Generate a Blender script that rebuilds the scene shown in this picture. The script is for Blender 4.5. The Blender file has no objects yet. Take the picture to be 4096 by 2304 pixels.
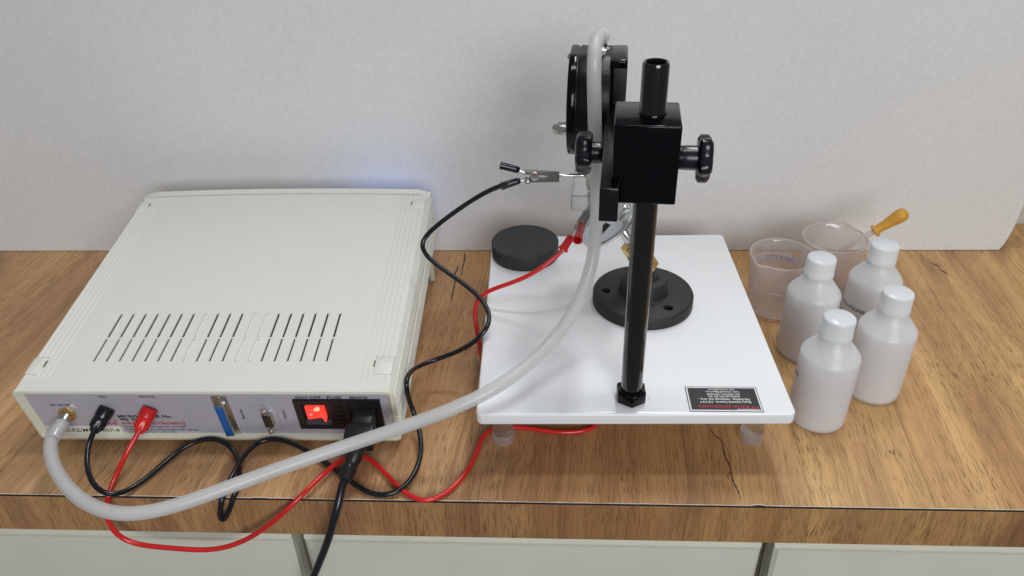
import bpy, bmesh, math, random
from mathutils import Vector, Matrix, noise
random.seed(7)
scene = bpy.context.scene
COL = scene.collection
PI = math.pi

# ------------------------------------------------------------------ camera
cam_d = bpy.data.cameras.new('camera')
cam = bpy.data.objects.new('camera', cam_d)
COL.objects.link(cam)
cam_d.sensor_width = 36.0
cam_d.sensor_fit = 'HORIZONTAL'
cam_d.lens = 26.99
cam_d.clip_start = 0.02
cam_d.clip_end = 50
RR = Vector((0.99870, 0.04350, -0.02660))
UU = Vector((-0.00160, 0.54870, 0.83600))
FW = Vector((-0.05090, 0.83490, -0.54810))
RR.normalize(); UU = (UU - RR * UU.dot(RR)).normalized(); BK = RR.cross(UU)
cam.matrix_world = Matrix(((RR.x, UU.x, BK.x, 0.0), (RR.y, UU.y, BK.y, -0.42371),
                           (RR.z, UU.z, BK.z, 0.48641), (0, 0, 0, 1)))
scene.camera = cam

# ------------------------------------------------------------------ room light
world = bpy.data.worlds.new('World')
scene.world = world
world.use_nodes = True
bg = world.node_tree.nodes['Background']
bg.inputs[0].default_value = (0.92, 0.96, 1.0, 1)
bg.inputs[1].default_value = 0.14

def area_lamp(name, loc, target, sx, sy, power, col):
    d = bpy.data.lights.new(name, 'AREA')
    d.shape = 'RECTANGLE'; d.size = sx; d.size_y = sy; d.energy = power; d.color = col
    o = bpy.data.objects.new(name, d); COL.objects.link(o)
    o.location = loc
    o.rotation_euler = (Vector(target) - Vector(loc)).to_track_quat('-Z', 'Y').to_euler()
    return o
area_lamp('ceiling_tube_lamp', (0.30, 0.17, 1.95), (0.30, 0.171, 0), 1.2, 0.16, 10.0, (0.97, 0.99, 1.0))
area_lamp('rear_tube_lamp', (0.45, 1.25, 2.35), (0.45, 1.251, 0), 0.22, 1.00, 20.0, (0.97, 0.99, 1.0))
area_lamp('room_lamp', (0.65, -2.40, 1.20), (0.0, 0.40, 0.15), 1.5, 1.1, 43.5, (0.975, 0.99, 1.0))

scene.view_settings.view_transform = 'Standard'
scene.view_settings.look = 'None'
scene.view_settings.exposure = 0.06
scene.view_settings.gamma = 1.0
scene.cycles.use_denoising = True
scene.cycles.max_bounces = 16
scene.cycles.transparent_max_bounces = 24
scene.cycles.transmission_bounces = 12
scene.cycles.sample_clamp_indirect = 6.0

# ------------------------------------------------------------------ helpers: materials
def srgb(r, g, b):
    f = lambda c: (c / 255 / 12.92) if c / 255 <= 0.04045 else ((c / 255 + 0.055) / 1.055) ** 2.4
    return (f(r), f(g), f(b), 1.0)

class NT:
    def __init__(s, name):
        s.m = bpy.data.materials.new(name); s.m.use_nodes = True
        s.t = s.m.node_tree; s.t.nodes.clear()
        s.out = s.n('ShaderNodeOutputMaterial')
    def n(s, kind, **kw):
        nd = s.t.nodes.new(kind)
        for k, v in kw.items():
            if k in nd.inputs: nd.inputs[k].default_value = v
            else: setattr(nd, k, v)
        return nd
    def l(s, a, b): s.t.links.new(a, b)
    def coord(s, scale=(1, 1, 1), rot=(0, 0, 0), src='Object'):
        tc = s.n('ShaderNodeTexCoord'); mp = s.n('ShaderNodeMapping')
        mp.inputs['Scale'].default_value = scale; mp.inputs['Rotation'].default_value = rot
        s.l(tc.outputs[src], mp.inputs['Vector']); return mp.outputs['Vector']
    def noise(s, vec, scale, detail=3, rough=0.5, dist=0.0):
        nd = s.n('ShaderNodeTexNoise'); nd.inputs['Scale'].default_value = scale
        nd.inputs['Detail'].default_value = detail; nd.inputs['Roughness'].default_value = rough
        nd.inputs['Distortion'].default_value = dist
        s.l(vec, nd.inputs['Vector']); return nd.outputs['Fac']
    def ramp(s, fac, stops):
        r = s.n('ShaderNodeValToRGB'); e = r.color_ramp.elements
        while len(e) > len(stops): e.remove(e[-1])
        while len(e) < len(stops): e.new(0.5)
        for el, (p, c) in zip(e, stops):
            el.position = p; el.color = c if len(c) == 4 else (*c, 1)
        s.l(fac, r.inputs['Fac']); return r.outputs['Color']
    def mix(s, fac, a, b, blend='MIX'):
        x = s.n('ShaderNodeMix', data_type='RGBA', blend_type=blend)
        for sock, val in ((x.inputs[0], fac), (x.inputs[6], a), (x.inputs[7], b)):
            if hasattr(val, 'is_linked'): s.l(val, sock)
            else: sock.default_value = val
        return x.outputs[2]
    def math(s, op, a, b=0.0):
        x = s.n('ShaderNodeMath', operation=op)
        for sock, val in ((x.inputs[0], a), (x.inputs[1], b)):
            if hasattr(val, 'is_linked'): s.l(val, sock)
            else: sock.default_value = val
        return x.outputs[0]
    def bump(s, h, strength, dist):
        b = s.n('ShaderNodeBump'); b.inputs['Strength'].default_value = strength
        b.inputs['Distance'].default_value = dist; s.l(h, b.inputs['Height']); return b.outputs['Normal']
    def done(s, sh): s.l(sh, s.out.inputs['Surface']); return s.m

def plain(name, col, rough=0.5, metal=0.0, coat=0.0, var=0.06, scale=60.0, bump=0.0, bscale=400.0, spec=0.5, aniso=None):
    t = NT(name); p = t.n('ShaderNodeBsdfPrincipled')
    v = t.coord(aniso or (1, 1, 1))
    n = t.noise(v, scale, 4, 0.6)
    dark = tuple(c * (1 - var) for c in col[:3]) + (1,)
    lite = tuple(min(1, c * (1 + var)) for c in col[:3]) + (1,)
    t.l(t.ramp(n, [(0.3, dark), (0.7, lite)]), p.inputs['Base Color'])
    r = t.n('ShaderNodeMapRange'); t.l(n, r.inputs['Value'])
    r.inputs['To Min'].default_value = rough * 0.85; r.inputs['To Max'].default_value = min(1, rough * 1.15)
    t.l(r.outputs['Result'], p.inputs['Roughness'])
    p.inputs['Metallic'].default_value = metal
    p.inputs['Coat Weight'].default_value = coat
    p.inputs['Coat Roughness'].default_value = 0.06
    p.inputs['Specular IOR Level'].default_value = spec
    if bump:
        t.l(t.bump(t.noise(v, bscale, 3, 0.6), bump, 0.0006), p.inputs['Normal'])
    return t.done(p.outputs['BSDF'])

def wood(name, edge=False):
    t = NT(name); p = t.n('ShaderNodeBsdfPrincipled')
    G = 'y'
    if edge: sc = lambda a, b: (a, a, b)       # grain runs up the edge band
    else: sc = lambda a, b: (a, b, a)          # grain runs front to back
    rot = (0, 0, 0) if edge else (0, 0, 0.075)
    warp = t.coord((1, 1, 1))
    w = t.n('ShaderNodeTexNoise'); w.inputs['Scale'].default_value = 5.0; w.inputs['Detail'].default_value = 2
    t.l(warp, w.inputs['Vector'])
    def vec(scale):
        tc = t.n('ShaderNodeTexCoord')
        a = t.n('ShaderNodeVectorMath', operation='SCALE'); t.l(w.outputs['Color'], a.inputs[0]); a.inputs['Scale'].default_value = 0.014
        b = t.n('ShaderNodeVectorMath', operation='ADD'); t.l(tc.outputs['Object'], b.inputs[0]); t.l(a.outputs[0], b.inputs[1])
        r = t.n('ShaderNodeMapping'); r.inputs['Rotation'].default_value = rot; t.l(b.outputs[0], r.inputs['Vector'])
        m = t.n('ShaderNodeMapping'); m.inputs['Scale'].default_value = scale
        t.l(r.outputs['Vector'], m.inputs['Vector']); return m.outputs['Vector']
    staves = t.noise(vec(sc(9.5, 0.5)), 1.0, 2, 0.45, 0.1)
    bands = t.noise(vec(sc(52, 1.4)), 1.0, 3, 0.6, 0.15)
    fibre = t.noise(vec(sc(300, 7)), 1.0, 4, 0.65)
    fine = t.noise(vec(sc(950, 22)), 1.0, 2, 0.5)
    pores = t.noise(vec(sc(1250, 62)), 1.0, 1, 0.4)
    patch = t.noise(vec(sc(14, 5)), 1.0, 3, 0.55, 0.4)
    base = t.ramp(staves, [(0.30, srgb(132, 97, 70)), (0.42, srgb(164, 124, 90)), (0.52, srgb(204, 168, 118)), (0.60, srgb(176, 135, 93)), (0.70, srgb(136, 98, 70))])
    sxx = t.n('ShaderNodeSeparateXYZ'); t.l(vec((1, 1, 1)), sxx.inputs[0])
    cell = t.math('FLOOR', t.math('DIVIDE', t.math('ADD', sxx.outputs['X'], -0.2130), 0.0975))
    wn = t.n('ShaderNodeTexWhiteNoise', noise_dimensions='1D'); t.l(cell, wn.inputs['W'])
    stv = t.ramp(wn.outputs['Value'], [(0.0, srgb(158, 120, 88)), (0.35, srgb(176, 140, 100)), (0.7, srgb(204, 172, 124)), (1.0, srgb(188, 152, 108))])
    base = t.mix(0.5, base, stv)
    c = t.mix(0.42, base, t.ramp(bands, [(0.3, srgb(140, 106, 80)), (0.5, srgb(174, 136, 98)), (0.68, srgb(208, 174, 128))]))
    # wood tint goes from pinkish brown (left) to brighter honey (right)
    tc = t.n('ShaderNodeTexCoord'); sx = t.n('ShaderNodeSeparateXYZ'); t.l(tc.outputs['Object'], sx.inputs[0])
    mr = t.n('ShaderNodeMapRange'); t.l(t.math('ADD', sx.outputs['X'], t.math('MULTIPLY', t.math('SUBTRACT', staves, 0.5), 0.5)), mr.inputs['Value'])
    mr.inputs['From Min'].default_value = -0.12; mr.inputs['From Max'].default_value = 0.16
    tint = t.ramp(mr.outputs['Result'], [(0.0, (1.06, 0.995, 0.96)), (0.5, (1.11, 1.01, 0.88)), (1.0, (1.22, 1.18, 1.02))])
    c = t.mix(1.0, c, tint, 'MULTIPLY')
    c = t.mix(t.ramp(patch, [(0.52, (0, 0, 0)), (0.72, (0.6, 0.6, 0.6))]), c, srgb(124, 86, 66))
    c = t.mix(1.0, c, t.ramp(fibre, [(0.25, (0.84, 0.82, 0.80)), (0.5, (0.99, 0.99, 0.99)), (0.75, (1.12, 1.12, 1.12))]), 'MULTIPLY')
    c = t.mix(1.0, c, t.ramp(fine, [(0.28, (0.74, 0.70, 0.66)), (0.44, (1, 1, 1)), (0.75, (1.10, 1.10, 1.10))]), 'MULTIPLY')
    pm = t.ramp(pores, [(0.36, (0.80, 0.80, 0.80)), (0.425, (0, 0, 0))])
    gate = t.ramp(t.noise(vec(sc(24, 7)), 1.0, 2), [(0.36, (0.22, 0.22, 0.22)), (0.62, (0.85, 0.85, 0.85))])
    pg = t.mix(1.0, pm, gate, 'MULTIPLY')
    c = t.mix(pg, c, srgb(104, 74, 50))
    fr_ = t.math('FRACT', t.math('DIVIDE', t.math('ADD', sxx.outputs['X'], -0.2130), 0.0975))
    seam = t.ramp(fr_, [(0.0, (0.55, 0.55, 0.55)), (0.02, (0.10, 0.10, 0.10)), (0.06, (0, 0, 0))])
    c = t.mix(seam, c, srgb(118, 84, 58))
    if edge: c = t.mix(1.0, c, (0.80, 0.75, 0.68, 1), 'MULTIPLY')
    t.l(c, p.inputs['Base Color'])
    p.inputs['Roughness'].default_value = 0.42
    p.inputs['Specular IOR Level'].default_value = 0.35
    h = t.math('SUBTRACT', t.math('MULTIPLY', fibre, 0.4), t.math('MULTIPLY', pm, 0.6))
    t.l(t.bump(h, 0.25, 0.0004), p.inputs['Normal'])
    return t.done(p.outputs['BSDF'])

def foam(name):
    t = NT(name); p = t.n('ShaderNodeBsdfPrincipled')
    v = t.coord()
    cloud = t.noise(v, 5.0, 3, 0.5)
    grain = t.noise(t.coord((1, 1, 0.7)), 260.0, 4, 0.7)
    vo = t.n('ShaderNodeTexVoronoi'); vo.inputs['Scale'].default_value = 430.0; t.l(v, vo.inputs['Vector'])
    sep = t.n('ShaderNodeSeparateColor'); t.l(vo.outputs['Color'], sep.inputs[0])
    pick = t.math('GREATER_THAN', sep.outputs[0], 0.82)
    dot = t.math('LESS_THAN', vo.outputs['Distance'], 0.28)
    fl = t.math('MULTIPLY', pick, dot)
    c = t.ramp(grain, [(0.3, (0.70, 0.705, 0.71)), (0.7, (0.795, 0.795, 0.795))])
    c = t.mix(0.3, c, t.ramp(cloud, [(0.3, (0.66, 0.655, 0.67)), (0.7, (0.76, 0.765, 0.76))]))
    c = t.mix(t.math('MULTIPLY', fl, 0.62), c, (0.96, 0.96, 0.96, 1))  # bright dots paint the foam's sparkle glints into its colour
    t.l(c, p.inputs['Base Color'])
    p.inputs['Roughness'].default_value = 0.6
    p.inputs['Specular IOR Level'].default_value = 0.25
    t.l(t.bump(grain, 0.25, 0.0006), p.inputs['Normal'])
    return t.done(p.outputs['BSDF'])

def milky(name, col, trans=0.4, clear=0.15, gloss=0.06, rough=0.35, var=0.03):
    t = NT(name)
    n = t.noise(t.coord(), 30.0, 3)
    c = t.ramp(n, [(0.3, tuple(x * (1 - var) for x in col[:3])), (0.7, tuple(min(1, x * (1 + var)) for x in col[:3]))])
    d = t.n('ShaderNodeBsdfDiffuse'); tr = t.n('ShaderNodeBsdfTranslucent'); tp = t.n('ShaderNodeBsdfTransparent')
    gl = t.n('ShaderNodeBsdfGlossy'); gl.inputs['Roughness'].default_value = rough
    t.l(c, d.inputs['Color']); t.l(c, tr.inputs['Color'])
    tp.inputs['Color'].default_value = (0.97, 0.97, 0.98, 1)
    m1 = t.n('ShaderNodeMixShader'); m1.inputs[0].default_value = trans; t.l(d.outputs[0], m1.inputs[1]); t.l(tr.outputs[0], m1.inputs[2])
    m2 = t.n('ShaderNodeMixShader'); m2.inputs[0].default_value = clear; t.l(m1.outputs[0], m2.inputs[1]); t.l(tp.outputs[0], m2.inputs[2])
    lw = t.n('ShaderNodeLayerWeight'); lw.inputs['Blend'].default_value = 0.5
    f2 = t.math('ADD', t.math('MULTIPLY', t.math('POWER', lw.outputs['Facing'], 5.0), 0.35), gloss * 0.5)
    m3 = t.n('ShaderNodeMixShader'); t.l(f2, m3.inputs[0]); t.l(m2.outputs[0], m3.inputs[1]); t.l(gl.outputs[0], m3.inputs[2])
    return t.done(m3.outputs[0])

def clear_plastic(name, tint, haze, rough=0.04):
    # thin-walled clear moulding: see-through, slightly hazy, with a fresnel shine
    t = NT(name)
    tp = t.n('ShaderNodeBsdfTransparent'); tp.inputs['Color'].default_value = tint
    d = t.n('ShaderNodeBsdfTranslucent'); d.inputs['Color'].default_value = (0.9, 0.87, 0.87, 1)
    d2 = t.n('ShaderNodeBsdfDiffuse'); d2.inputs['Color'].default_value = (0.88, 0.85, 0.85, 1)
    a = t.n('ShaderNodeAddShader'); 
    mm = t.n('ShaderNodeMixShader'); mm.inputs[0].default_value = 0.5; t.l(d.outputs[0], mm.inputs[1]); t.l(d2.outputs[0], mm.inputs[2])
    n = t.noise(t.coord(), 25.0, 3)
    hz = t.n('ShaderNodeMapRange'); t.l(n, hz.inputs['Value']); hz.inputs['To Min'].default_value = haze * 0.7; hz.inputs['To Max'].default_value = haze * 1.3
    lw = t.n('ShaderNodeLayerWeight'); lw.inputs['Blend'].default_value = 0.35
    h2 = t.math('ADD', hz.outputs['Result'], t.math('MULTIPLY', t.math('POWER', lw.outputs['Facing'], 3.0), 0.55))
    m = t.n('ShaderNodeMixShader'); t.l(h2, m.inputs[0]); t.l(tp.outputs[0], m.inputs[1]); t.l(mm.outputs[0], m.inputs[2])
    gl = t.n('ShaderNodeBsdfGlossy'); gl.inputs['Roughness'].default_value = rough
    lf = t.n('ShaderNodeLayerWeight'); lf.inputs['Blend'].default_value = 0.5
    f2 = t.math('ADD', t.math('MULTIPLY', t.math('POWER', lf.outputs['Facing'], 5.0), 0.5), 0.035)
    m2 = t.n('ShaderNodeMixShader'); t.l(f2, m2.inputs[0]); t.l(m.outputs[0], m2.inputs[1]); t.l(gl.outputs[0], m2.inputs[2])
    return t.done(m2.outputs[0])

def glassy(name, col, ior=1.49, rough=0.02):
    t = NT(name); p = t.n('ShaderNodeBsdfPrincipled')
    p.inputs['Base Color'].default_value = col; p.inputs['Transmission Weight'].default_value = 1.0
    p.inputs['IOR'].default_value = ior; p.inputs['Roughness'].default_value = rough
    tp = t.n('ShaderNodeBsdfTransparent'); tp.inputs['Color'].default_value = col
    m = t.n('ShaderNodeMixShader'); m.inputs[0].default_value = 0.62; t.l(p.outputs['BSDF'], m.inputs[1]); t.l(tp.outputs[0], m.inputs[2])
    return t.done(m.outputs[0])

def glow(name, col, strength, base):
    t = NT(name); p = t.n('ShaderNodeBsdfPrincipled')
    p.inputs['Base Color'].default_value = base; p.inputs['Roughness'].default_value = 0.15
    n = t.noise(t.coord(), 160.0, 2)
    t.l(t.ramp(n, [(0.35, tuple(c * 0.55 for c in col[:3])), (0.65, col[:3])]), p.inputs['Emission Color'])
    p.inputs['Emission Strength'].default_value = strength
    return t.done(p.outputs['BSDF'])

M = {}
M['wood'] = wood('wood_laminate'); M['wood_edge'] = wood('wood_edge_laminate', True)
M['foam'] = foam('white_foam')
M['tile'] = plain('beige_wall_tile', srgb(205, 201, 190), 0.3, var=0.03)
M['grout'] = plain('tile_grout', srgb(150, 145, 132), 0.8)
M['drawer'] = plain('cream_drawer_paint', srgb(216, 215, 200), 0.4, var=0.03, scale=14)
M['carcass'] = plain('cabinet_inside', srgb(120, 114, 96), 0.6)
M['gap'] = plain('dark_seam', srgb(38, 26, 20), 0.9)
M['chip'] = plain('laminate_core', srgb(214, 196, 176), 0.7)
M['crack'] = plain('printed_crack', srgb(66, 42, 30), 0.5)
M['abs'] = plain('cream_abs', srgb(222, 222, 213), 0.5, var=0.012, scale=40, bump=0.12, bscale=2600)
M['abs_lip'] = plain('cream_abs_lip', srgb(222, 221, 201), 0.42, var=0.02)
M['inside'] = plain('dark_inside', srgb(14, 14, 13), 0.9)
M['panel'] = plain('grey_panel_film', srgb(176, 175, 186), 0.16, var=0.03, scale=25, spec=0.6)
M['ink'] = plain('black_ink', srgb(26, 24, 30), 0.5)
M['ink_grey'] = plain('grey_ink', srgb(72, 70, 80), 0.5)
M['ink_red'] = plain('red_ink', srgb(186, 34, 46), 0.5)
M['ink_white'] = plain('white_ink', srgb(232, 232, 232), 0.5)
M['paper'] = plain('paper_sticker', srgb(226, 226, 216), 0.7, var=0.03)
M['blackpl'] = plain('black_plastic', (0.012, 0.012, 0.014, 1), 0.32, var=0.15, scale=90, bump=0.05)
M['blackrub'] = plain('black_lead_plastic', (0.010, 0.010, 0.014, 1), 0.22, var=0.1)
M['navypl'] = plain('dark_navy_sleeve', (0.008, 0.009, 0.02, 1), 0.22)
M['redpl'] = plain('red_lead_plastic', (0.62, 0.018, 0.016, 1), 0.25, var=0.05, coat=0.2)
M['enamel'] = plain('black_enamel', (0.0022, 0.0022, 0.0036, 1), 0.14, var=0.2, scale=160, coat=0.04, spec=0.22, bump=0.05, bscale=260)
M['enamel_matte'] = plain('black_enamel_matte', (0.0025, 0.0025, 0.004, 1), 0.36, var=0.3, scale=300, bump=0.3, bscale=420, spec=0.35)
M['enamel_rough'] = plain('black_enamel_rough', (0.003, 0.003, 0.0045, 1), 0.20, var=0.3, scale=300, bump=0.18, bscale=420, spec=0.6)
M['rodblack'] = plain('black_rod_paint', (0.006, 0.005, 0.005, 1), 0.10, var=0.3, scale=40, coat=0.6, bump=0.06, bscale=60, aniso=(14, 14, 0.7))
M['bakelite'] = plain('black_knob_bakelite', (0.006, 0.007, 0.010, 1), 0.27, var=0.2, coat=0.1, bump=0.12, bscale=200)
M['rubber'] = plain('dark_grey_rubber', (0.0225, 0.0245, 0.027, 1), 0.62, var=0.22, scale=70, bump=0.15, bscale=700)
M['pvc'] = plain('black_cast_flange', (0.0135, 0.0135, 0.0145, 1), 0.55, var=0.25, scale=90, bump=0.35, bscale=900)
M['scuff'] = plain('pale_scuff', srgb(120, 122, 124), 0.8)
M['acrylic'] = plain('white_acrylic', (0.88, 0.885, 0.90, 1), 0.16, var=0.006, scale=8)
M['chrome'] = plain('bright_nickel', (0.80, 0.79, 0.76, 1), 0.22, metal=1.0, var=0.04, scale=120)
M['steel'] = plain('dull_steel', (0.60, 0.59, 0.56, 1), 0.30, metal=1.0, var=0.1, scale=150)
M['alu'] = plain('turned_aluminium', (0.70, 0.72, 0.74, 1), 0.36, metal=1.0, var=0.06, scale=60)
M['brass'] = plain('brass', (0.78, 0.55, 0.20, 1), 0.25, metal=1.0, var=0.1, scale=120)
M['copper'] = plain('copper_rivet', (0.36, 0.16, 0.10, 1), 0.5, metal=0.6)
M['blue'] = plain('blue_port_plastic', srgb(24, 98, 176), 0.3)
M['hose'] = milky('frosted_hose', (0.90, 0.90, 0.895), trans=0.5, clear=0.42, rough=0.26)
M['bottle'] = milky('natural_bottle_plastic', (0.975, 0.98, 0.99), trans=0.5, clear=0.30, rough=0.30, var=0.02)
M['cap'] = milky('white_cap_plastic', (0.86, 0.875, 0.885), trans=0.25, clear=0.0, rough=0.22, var=0.01)
M['solution'] = milky('cloudy_solution', (0.93, 0.895, 0.895), trans=0.55, clear=0.18, rough=0.2, var=0.02)
M['beaker'] = clear_plastic('clear_beaker_plastic', (0.99, 0.980, 0.978, 1), 0.25)
M['beaker_rim'] = clear_plastic('beaker_bead', (0.9, 0.88, 0.88, 1), 0.5)
M['water'] = clear_plastic('beaker_water', (0.96, 0.94, 0.94, 1), 0.035)
M['glass'] = glassy('clear_acrylic', (0.93, 0.945, 0.945, 1))
M['tubeglass'] = clear_plastic('dropper_glass', (0.98, 0.97, 0.97, 1), 0.30, 0.02)
M['glass_edge_dark'] = clear_plastic('acrylic_edge_darkening', (0.55, 0.58, 0.58, 1), 0.02)  # darker tint paints in the grey optical edge lines of the slab
M['leg_reflection'] = clear_plastic('painted_leg_reflection', (0.97, 0.94, 0.93, 1), 0.26)  # pale haze stands in for the reflection at the leg's end
M['tape'] = milky('lilac_tape', (0.78, 0.72, 0.82), trans=0.5, clear=0.18)
M['bulb'] = plain('amber_rubber', srgb(206, 152, 52), 0.5, var=0.08, scale=50)
M['lamp_red'] = glow('lit_red_rocker', (1.0, 0.05, 0.03, 1), 1.5, (0.55, 0.02, 0.02, 1))
M['lamp_hot'] = glow('lit_rocker_core', (1.0, 0.36, 0.20, 1), 1.7, (0.8, 0.1, 0.05, 1))
M['pink'] = glow('rocker_mark', (1.0, 0.35, 0.55, 1), 1.2, (0.8, 0.3, 0.4, 1))
M['lcd'] = glow('blue_backlight', (0.25, 0.40, 1.0, 1), 1.25, (0.05, 0.08, 0.3, 1))

# ------------------------------------------------------------------ helpers: geometry
I4 = Matrix.Identity(4)
def T(x, y, z): return Matrix.Translation((x, y, z))
def RX(a): return Matrix.Rotation(a, 4, 'X')
def RY(a): return Matrix.Rotation(a, 4, 'Y')
def RZ(a): return Matrix.Rotation(a, 4, 'Z')
def frame(o, x, y, z):
    x, y, z = Vector(x), Vector(y), Vector(z)
    return Matrix(((x.x, y.x, z.x, o[0]), (x.y, y.y, z.y, o[1]), (x.z, y.z, z.z, o[2]), (0, 0, 0, 1)))
def along(p, q):
    p, q = Vector(p), Vector(q); d = (q - p).normalized()
    return Matrix.Translation(p) @ d.to_track_quat('Z', 'Y').to_matrix().to_4x4()

def merge(bm, tmp, mat=I4):
    tmp.transform(mat)
    me = bpy.data.meshes.new('t'); tmp.to_mesh(me); tmp.free()
    bm.from_mesh(me); bpy.data.meshes.remove(me)
    return bm
def new(): return bmesh.new()
def bev(t, w, seg=2, sharp=0.5):
    es = [e for e in t.edges if len(e.link_faces) == 2 and e.calc_face_angle(0) > sharp]
    if w > 0 and es: bmesh.ops.bevel(t, geom=es, offset=w, segments=seg, profile=0.5, affect='EDGES', clamp_overlap=True)
def box(bm, x0, x1, y0, y1, z0, z1, w=0.0, mat=I4, seg=2):
    t = bmesh.new(); bmesh.ops.create_cube(t, size=1.0)
    for v in t.verts:
        v.co = Vector(((x0 + x1) / 2 + v.co.x * (x1 - x0), (y0 + y1) / 2 + v.co.y * (y1 - y0), (z0 + z1) / 2 + v.co.z * (z1 - z0)))
    bev(t, w, seg); return merge(bm, t, mat)
def prism(bm, poly, z0, z1, w=0.0, mat=I4, seg=2):
    t = bmesh.new()
    a = [t.verts.new((x, y, z0)) for x, y in poly]; b = [t.verts.new((x, y, z1)) for x, y in poly]
    n = len(poly); t.faces.new(a[::-1]); t.faces.new(b)
    for i in range(n): t.faces.new((a[i], a[(i + 1) % n], b[(i + 1) % n], b[i]))
    bmesh.ops.recalc_face_normals(t, faces=t.faces)
    bev(t, w, seg); return merge(bm, t, mat)
def lathe(bm, prof, seg=48, mat=I4, close=False, ang=2 * PI, fn=None):
    # prof: list of (radius, height)
    t = bmesh.new(); rings = []
    for r, z in prof:
        if r < 1e-7: rings.append([t.verts.new((0, 0, z))])
        else:
            ring = []
            for k in range(seg):
                a = 2 * PI * k / seg; rr, zz = (r, z) if fn is None else fn(r, z, a)
                ring.append(t.verts.new((rr * math.cos(a), rr * math.sin(a), zz)))
            rings.append(ring)
    pairs = list(zip(rings, rings[1:]))
    if close: pairs.append((rings[-1], rings[0]))
    for A, B in pairs:
        for k in range(seg):
            k2 = (k + 1) % seg
            if len(A) == 1 and len(B) == 1: continue
            if len(A) == 1: t.faces.new((A[0], B[k2], B[k]))
            elif len(B) == 1: t.faces.new((A[k], A[k2], B[0]))
            else: t.faces.new((A[k], A[k2], B[k2], B[k]))
    bmesh.ops.recalc_face_normals(t, faces=t.faces)
    return merge(bm, t, mat)
def cyl(bm, r, z0, z1, w=0.0, mat=I4, seg=40, r1=None):
    r1 = r if r1 is None else r1
    if w > 0: pr = [(0, z0), (r - w, z0), (r - 0.3 * w, z0 + 0.3 * w), (r, z0 + w), (r1, z1 - w), (r1 - 0.3 * w, z1 - 0.3 * w), (r1 - w, z1), (0, z1)]
    else: pr = [(0, z0), (r, z0), (r1, z1), (0, z1)]
    return lathe(bm, pr, seg, mat)
def hexpoly(r, ph=0.0): return [(r * math.cos(ph + k * PI / 3), r * math.sin(ph + k * PI / 3)) for k in range(6)]
def spline(pts, sub=6):
    P = [Vector(p) for p in pts]; out = []
    for i in range(len(P) - 1):
        p0 = P[i - 1] if i else P[0] * 2 - P[1]; p1, p2 = P[i], P[i + 1]
        p3 = P[i + 2] if i + 2 < len(P) else P[-1] * 2 - P[-2]
        t0 = 0; t1 = max((p1 - p0).length, 1e-6) ** 0.5; t2 = t1 + max((p2 - p1).length, 1e-6) ** 0.5; t3 = t2 + max((p3 - p2).length, 1e-6) ** 0.5
        for s in range(sub):
            t = t1 + (t2 - t1) * s / sub
            a1 = p0 * ((t1 - t) / t1) + p1 * (t / t1); a2 = p1 * ((t2 - t) / (t2 - t1)) + p2 * ((t - t1) / (t2 - t1)); a3 = p2 * ((t3 - t) / (t3 - t2)) + p3 * ((t - t2) / (t3 - t2))
            b1 = a1 * ((t2 - t) / t2) + a2 * (t / t2); b2 = a2 * ((t3 - t) / (t3 - t1)) + a3 * ((t - t1) / (t3 - t1))
            out.append(b1 * ((t2 - t) / (t2 - t1)) + b2 * ((t - t1) / (t2 - t1)))
    out.append(P[-1]); return out
def smooth_path(pts, it=2):
    P = [Vector(p) for p in pts]
    for _ in range(it):
        Q = P[:]
        for i in range(1, len(P) - 1): Q[i] = P[i] * 0.5 + (P[i - 1] + P[i + 1]) * 0.25
        P = Q
    return P
def lay(pts, r):
    # rest a lead on the bench top and keep it clear of the bench front edge
    out = []
    for p in pts:
        p = Vector(p); top, fr = r + 0.0004 - p.z, p.y + r + 0.0012
        if top > 0 and fr > 0 and p.z > -0.05:
            if top < fr: p.z += top
            else: p.y -= fr
        out.append(p)
    return out
def settle(pts, r): return lay(smooth_path(lay(smooth_path(lay(pts, r), 5), r), 3), r)
def tube(bm, pts, r, seg=14, cap=True, inner=None):
    pts = [Vector(p) for p in pts]; t = bmesh.new()
    tan = [(pts[min(i + 1, len(pts) - 1)] - pts[max(i - 1, 0)]).normalized() for i in range(len(pts))]
    n = tan[0].orthogonal().normalized(); rings = []; rin = []
    for i, p in enumerate(pts):
        n = (n - tan[i] * n.dot(tan[i])).normalized(); b = tan[i].cross(n)
        rr = r(i / (len(pts) - 1)) if callable(r) else r
        rings.append([t.verts.new(p + (n * math.cos(2 * PI * k / seg) + b * math.sin(2 * PI * k / seg)) * rr) for k in range(seg)])
        if inner: rin.append([t.verts.new(p + (n * math.cos(2 * PI * k / seg) + b * math.sin(2 * PI * k / seg)) * inner) for k in range(seg)])
    for A, B in zip(rings, rings[1:]):
        for k in range(seg): t.faces.new((A[k], A[(k + 1) % seg], B[(k + 1) % seg], B[k]))
    if inner:
        for A, B in zip(rin, rin[1:]):
            for k in range(seg): t.faces.new((B[k], B[(k + 1) % seg], A[(k + 1) % seg], A[k]))
        for A, B in ((rings[0], rin[0]), (rin[-1], rings[-1])):
            for k in range(seg): t.faces.new((B[k], B[(k + 1) % seg], A[(k + 1) % seg], A[k]))
    elif cap:
        t.faces.new(rings[0][::-1]); t.faces.new(rings[-1])
    bmesh.ops.recalc_face_normals(t, faces=t.faces)
    return merge(bm, t)

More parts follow.
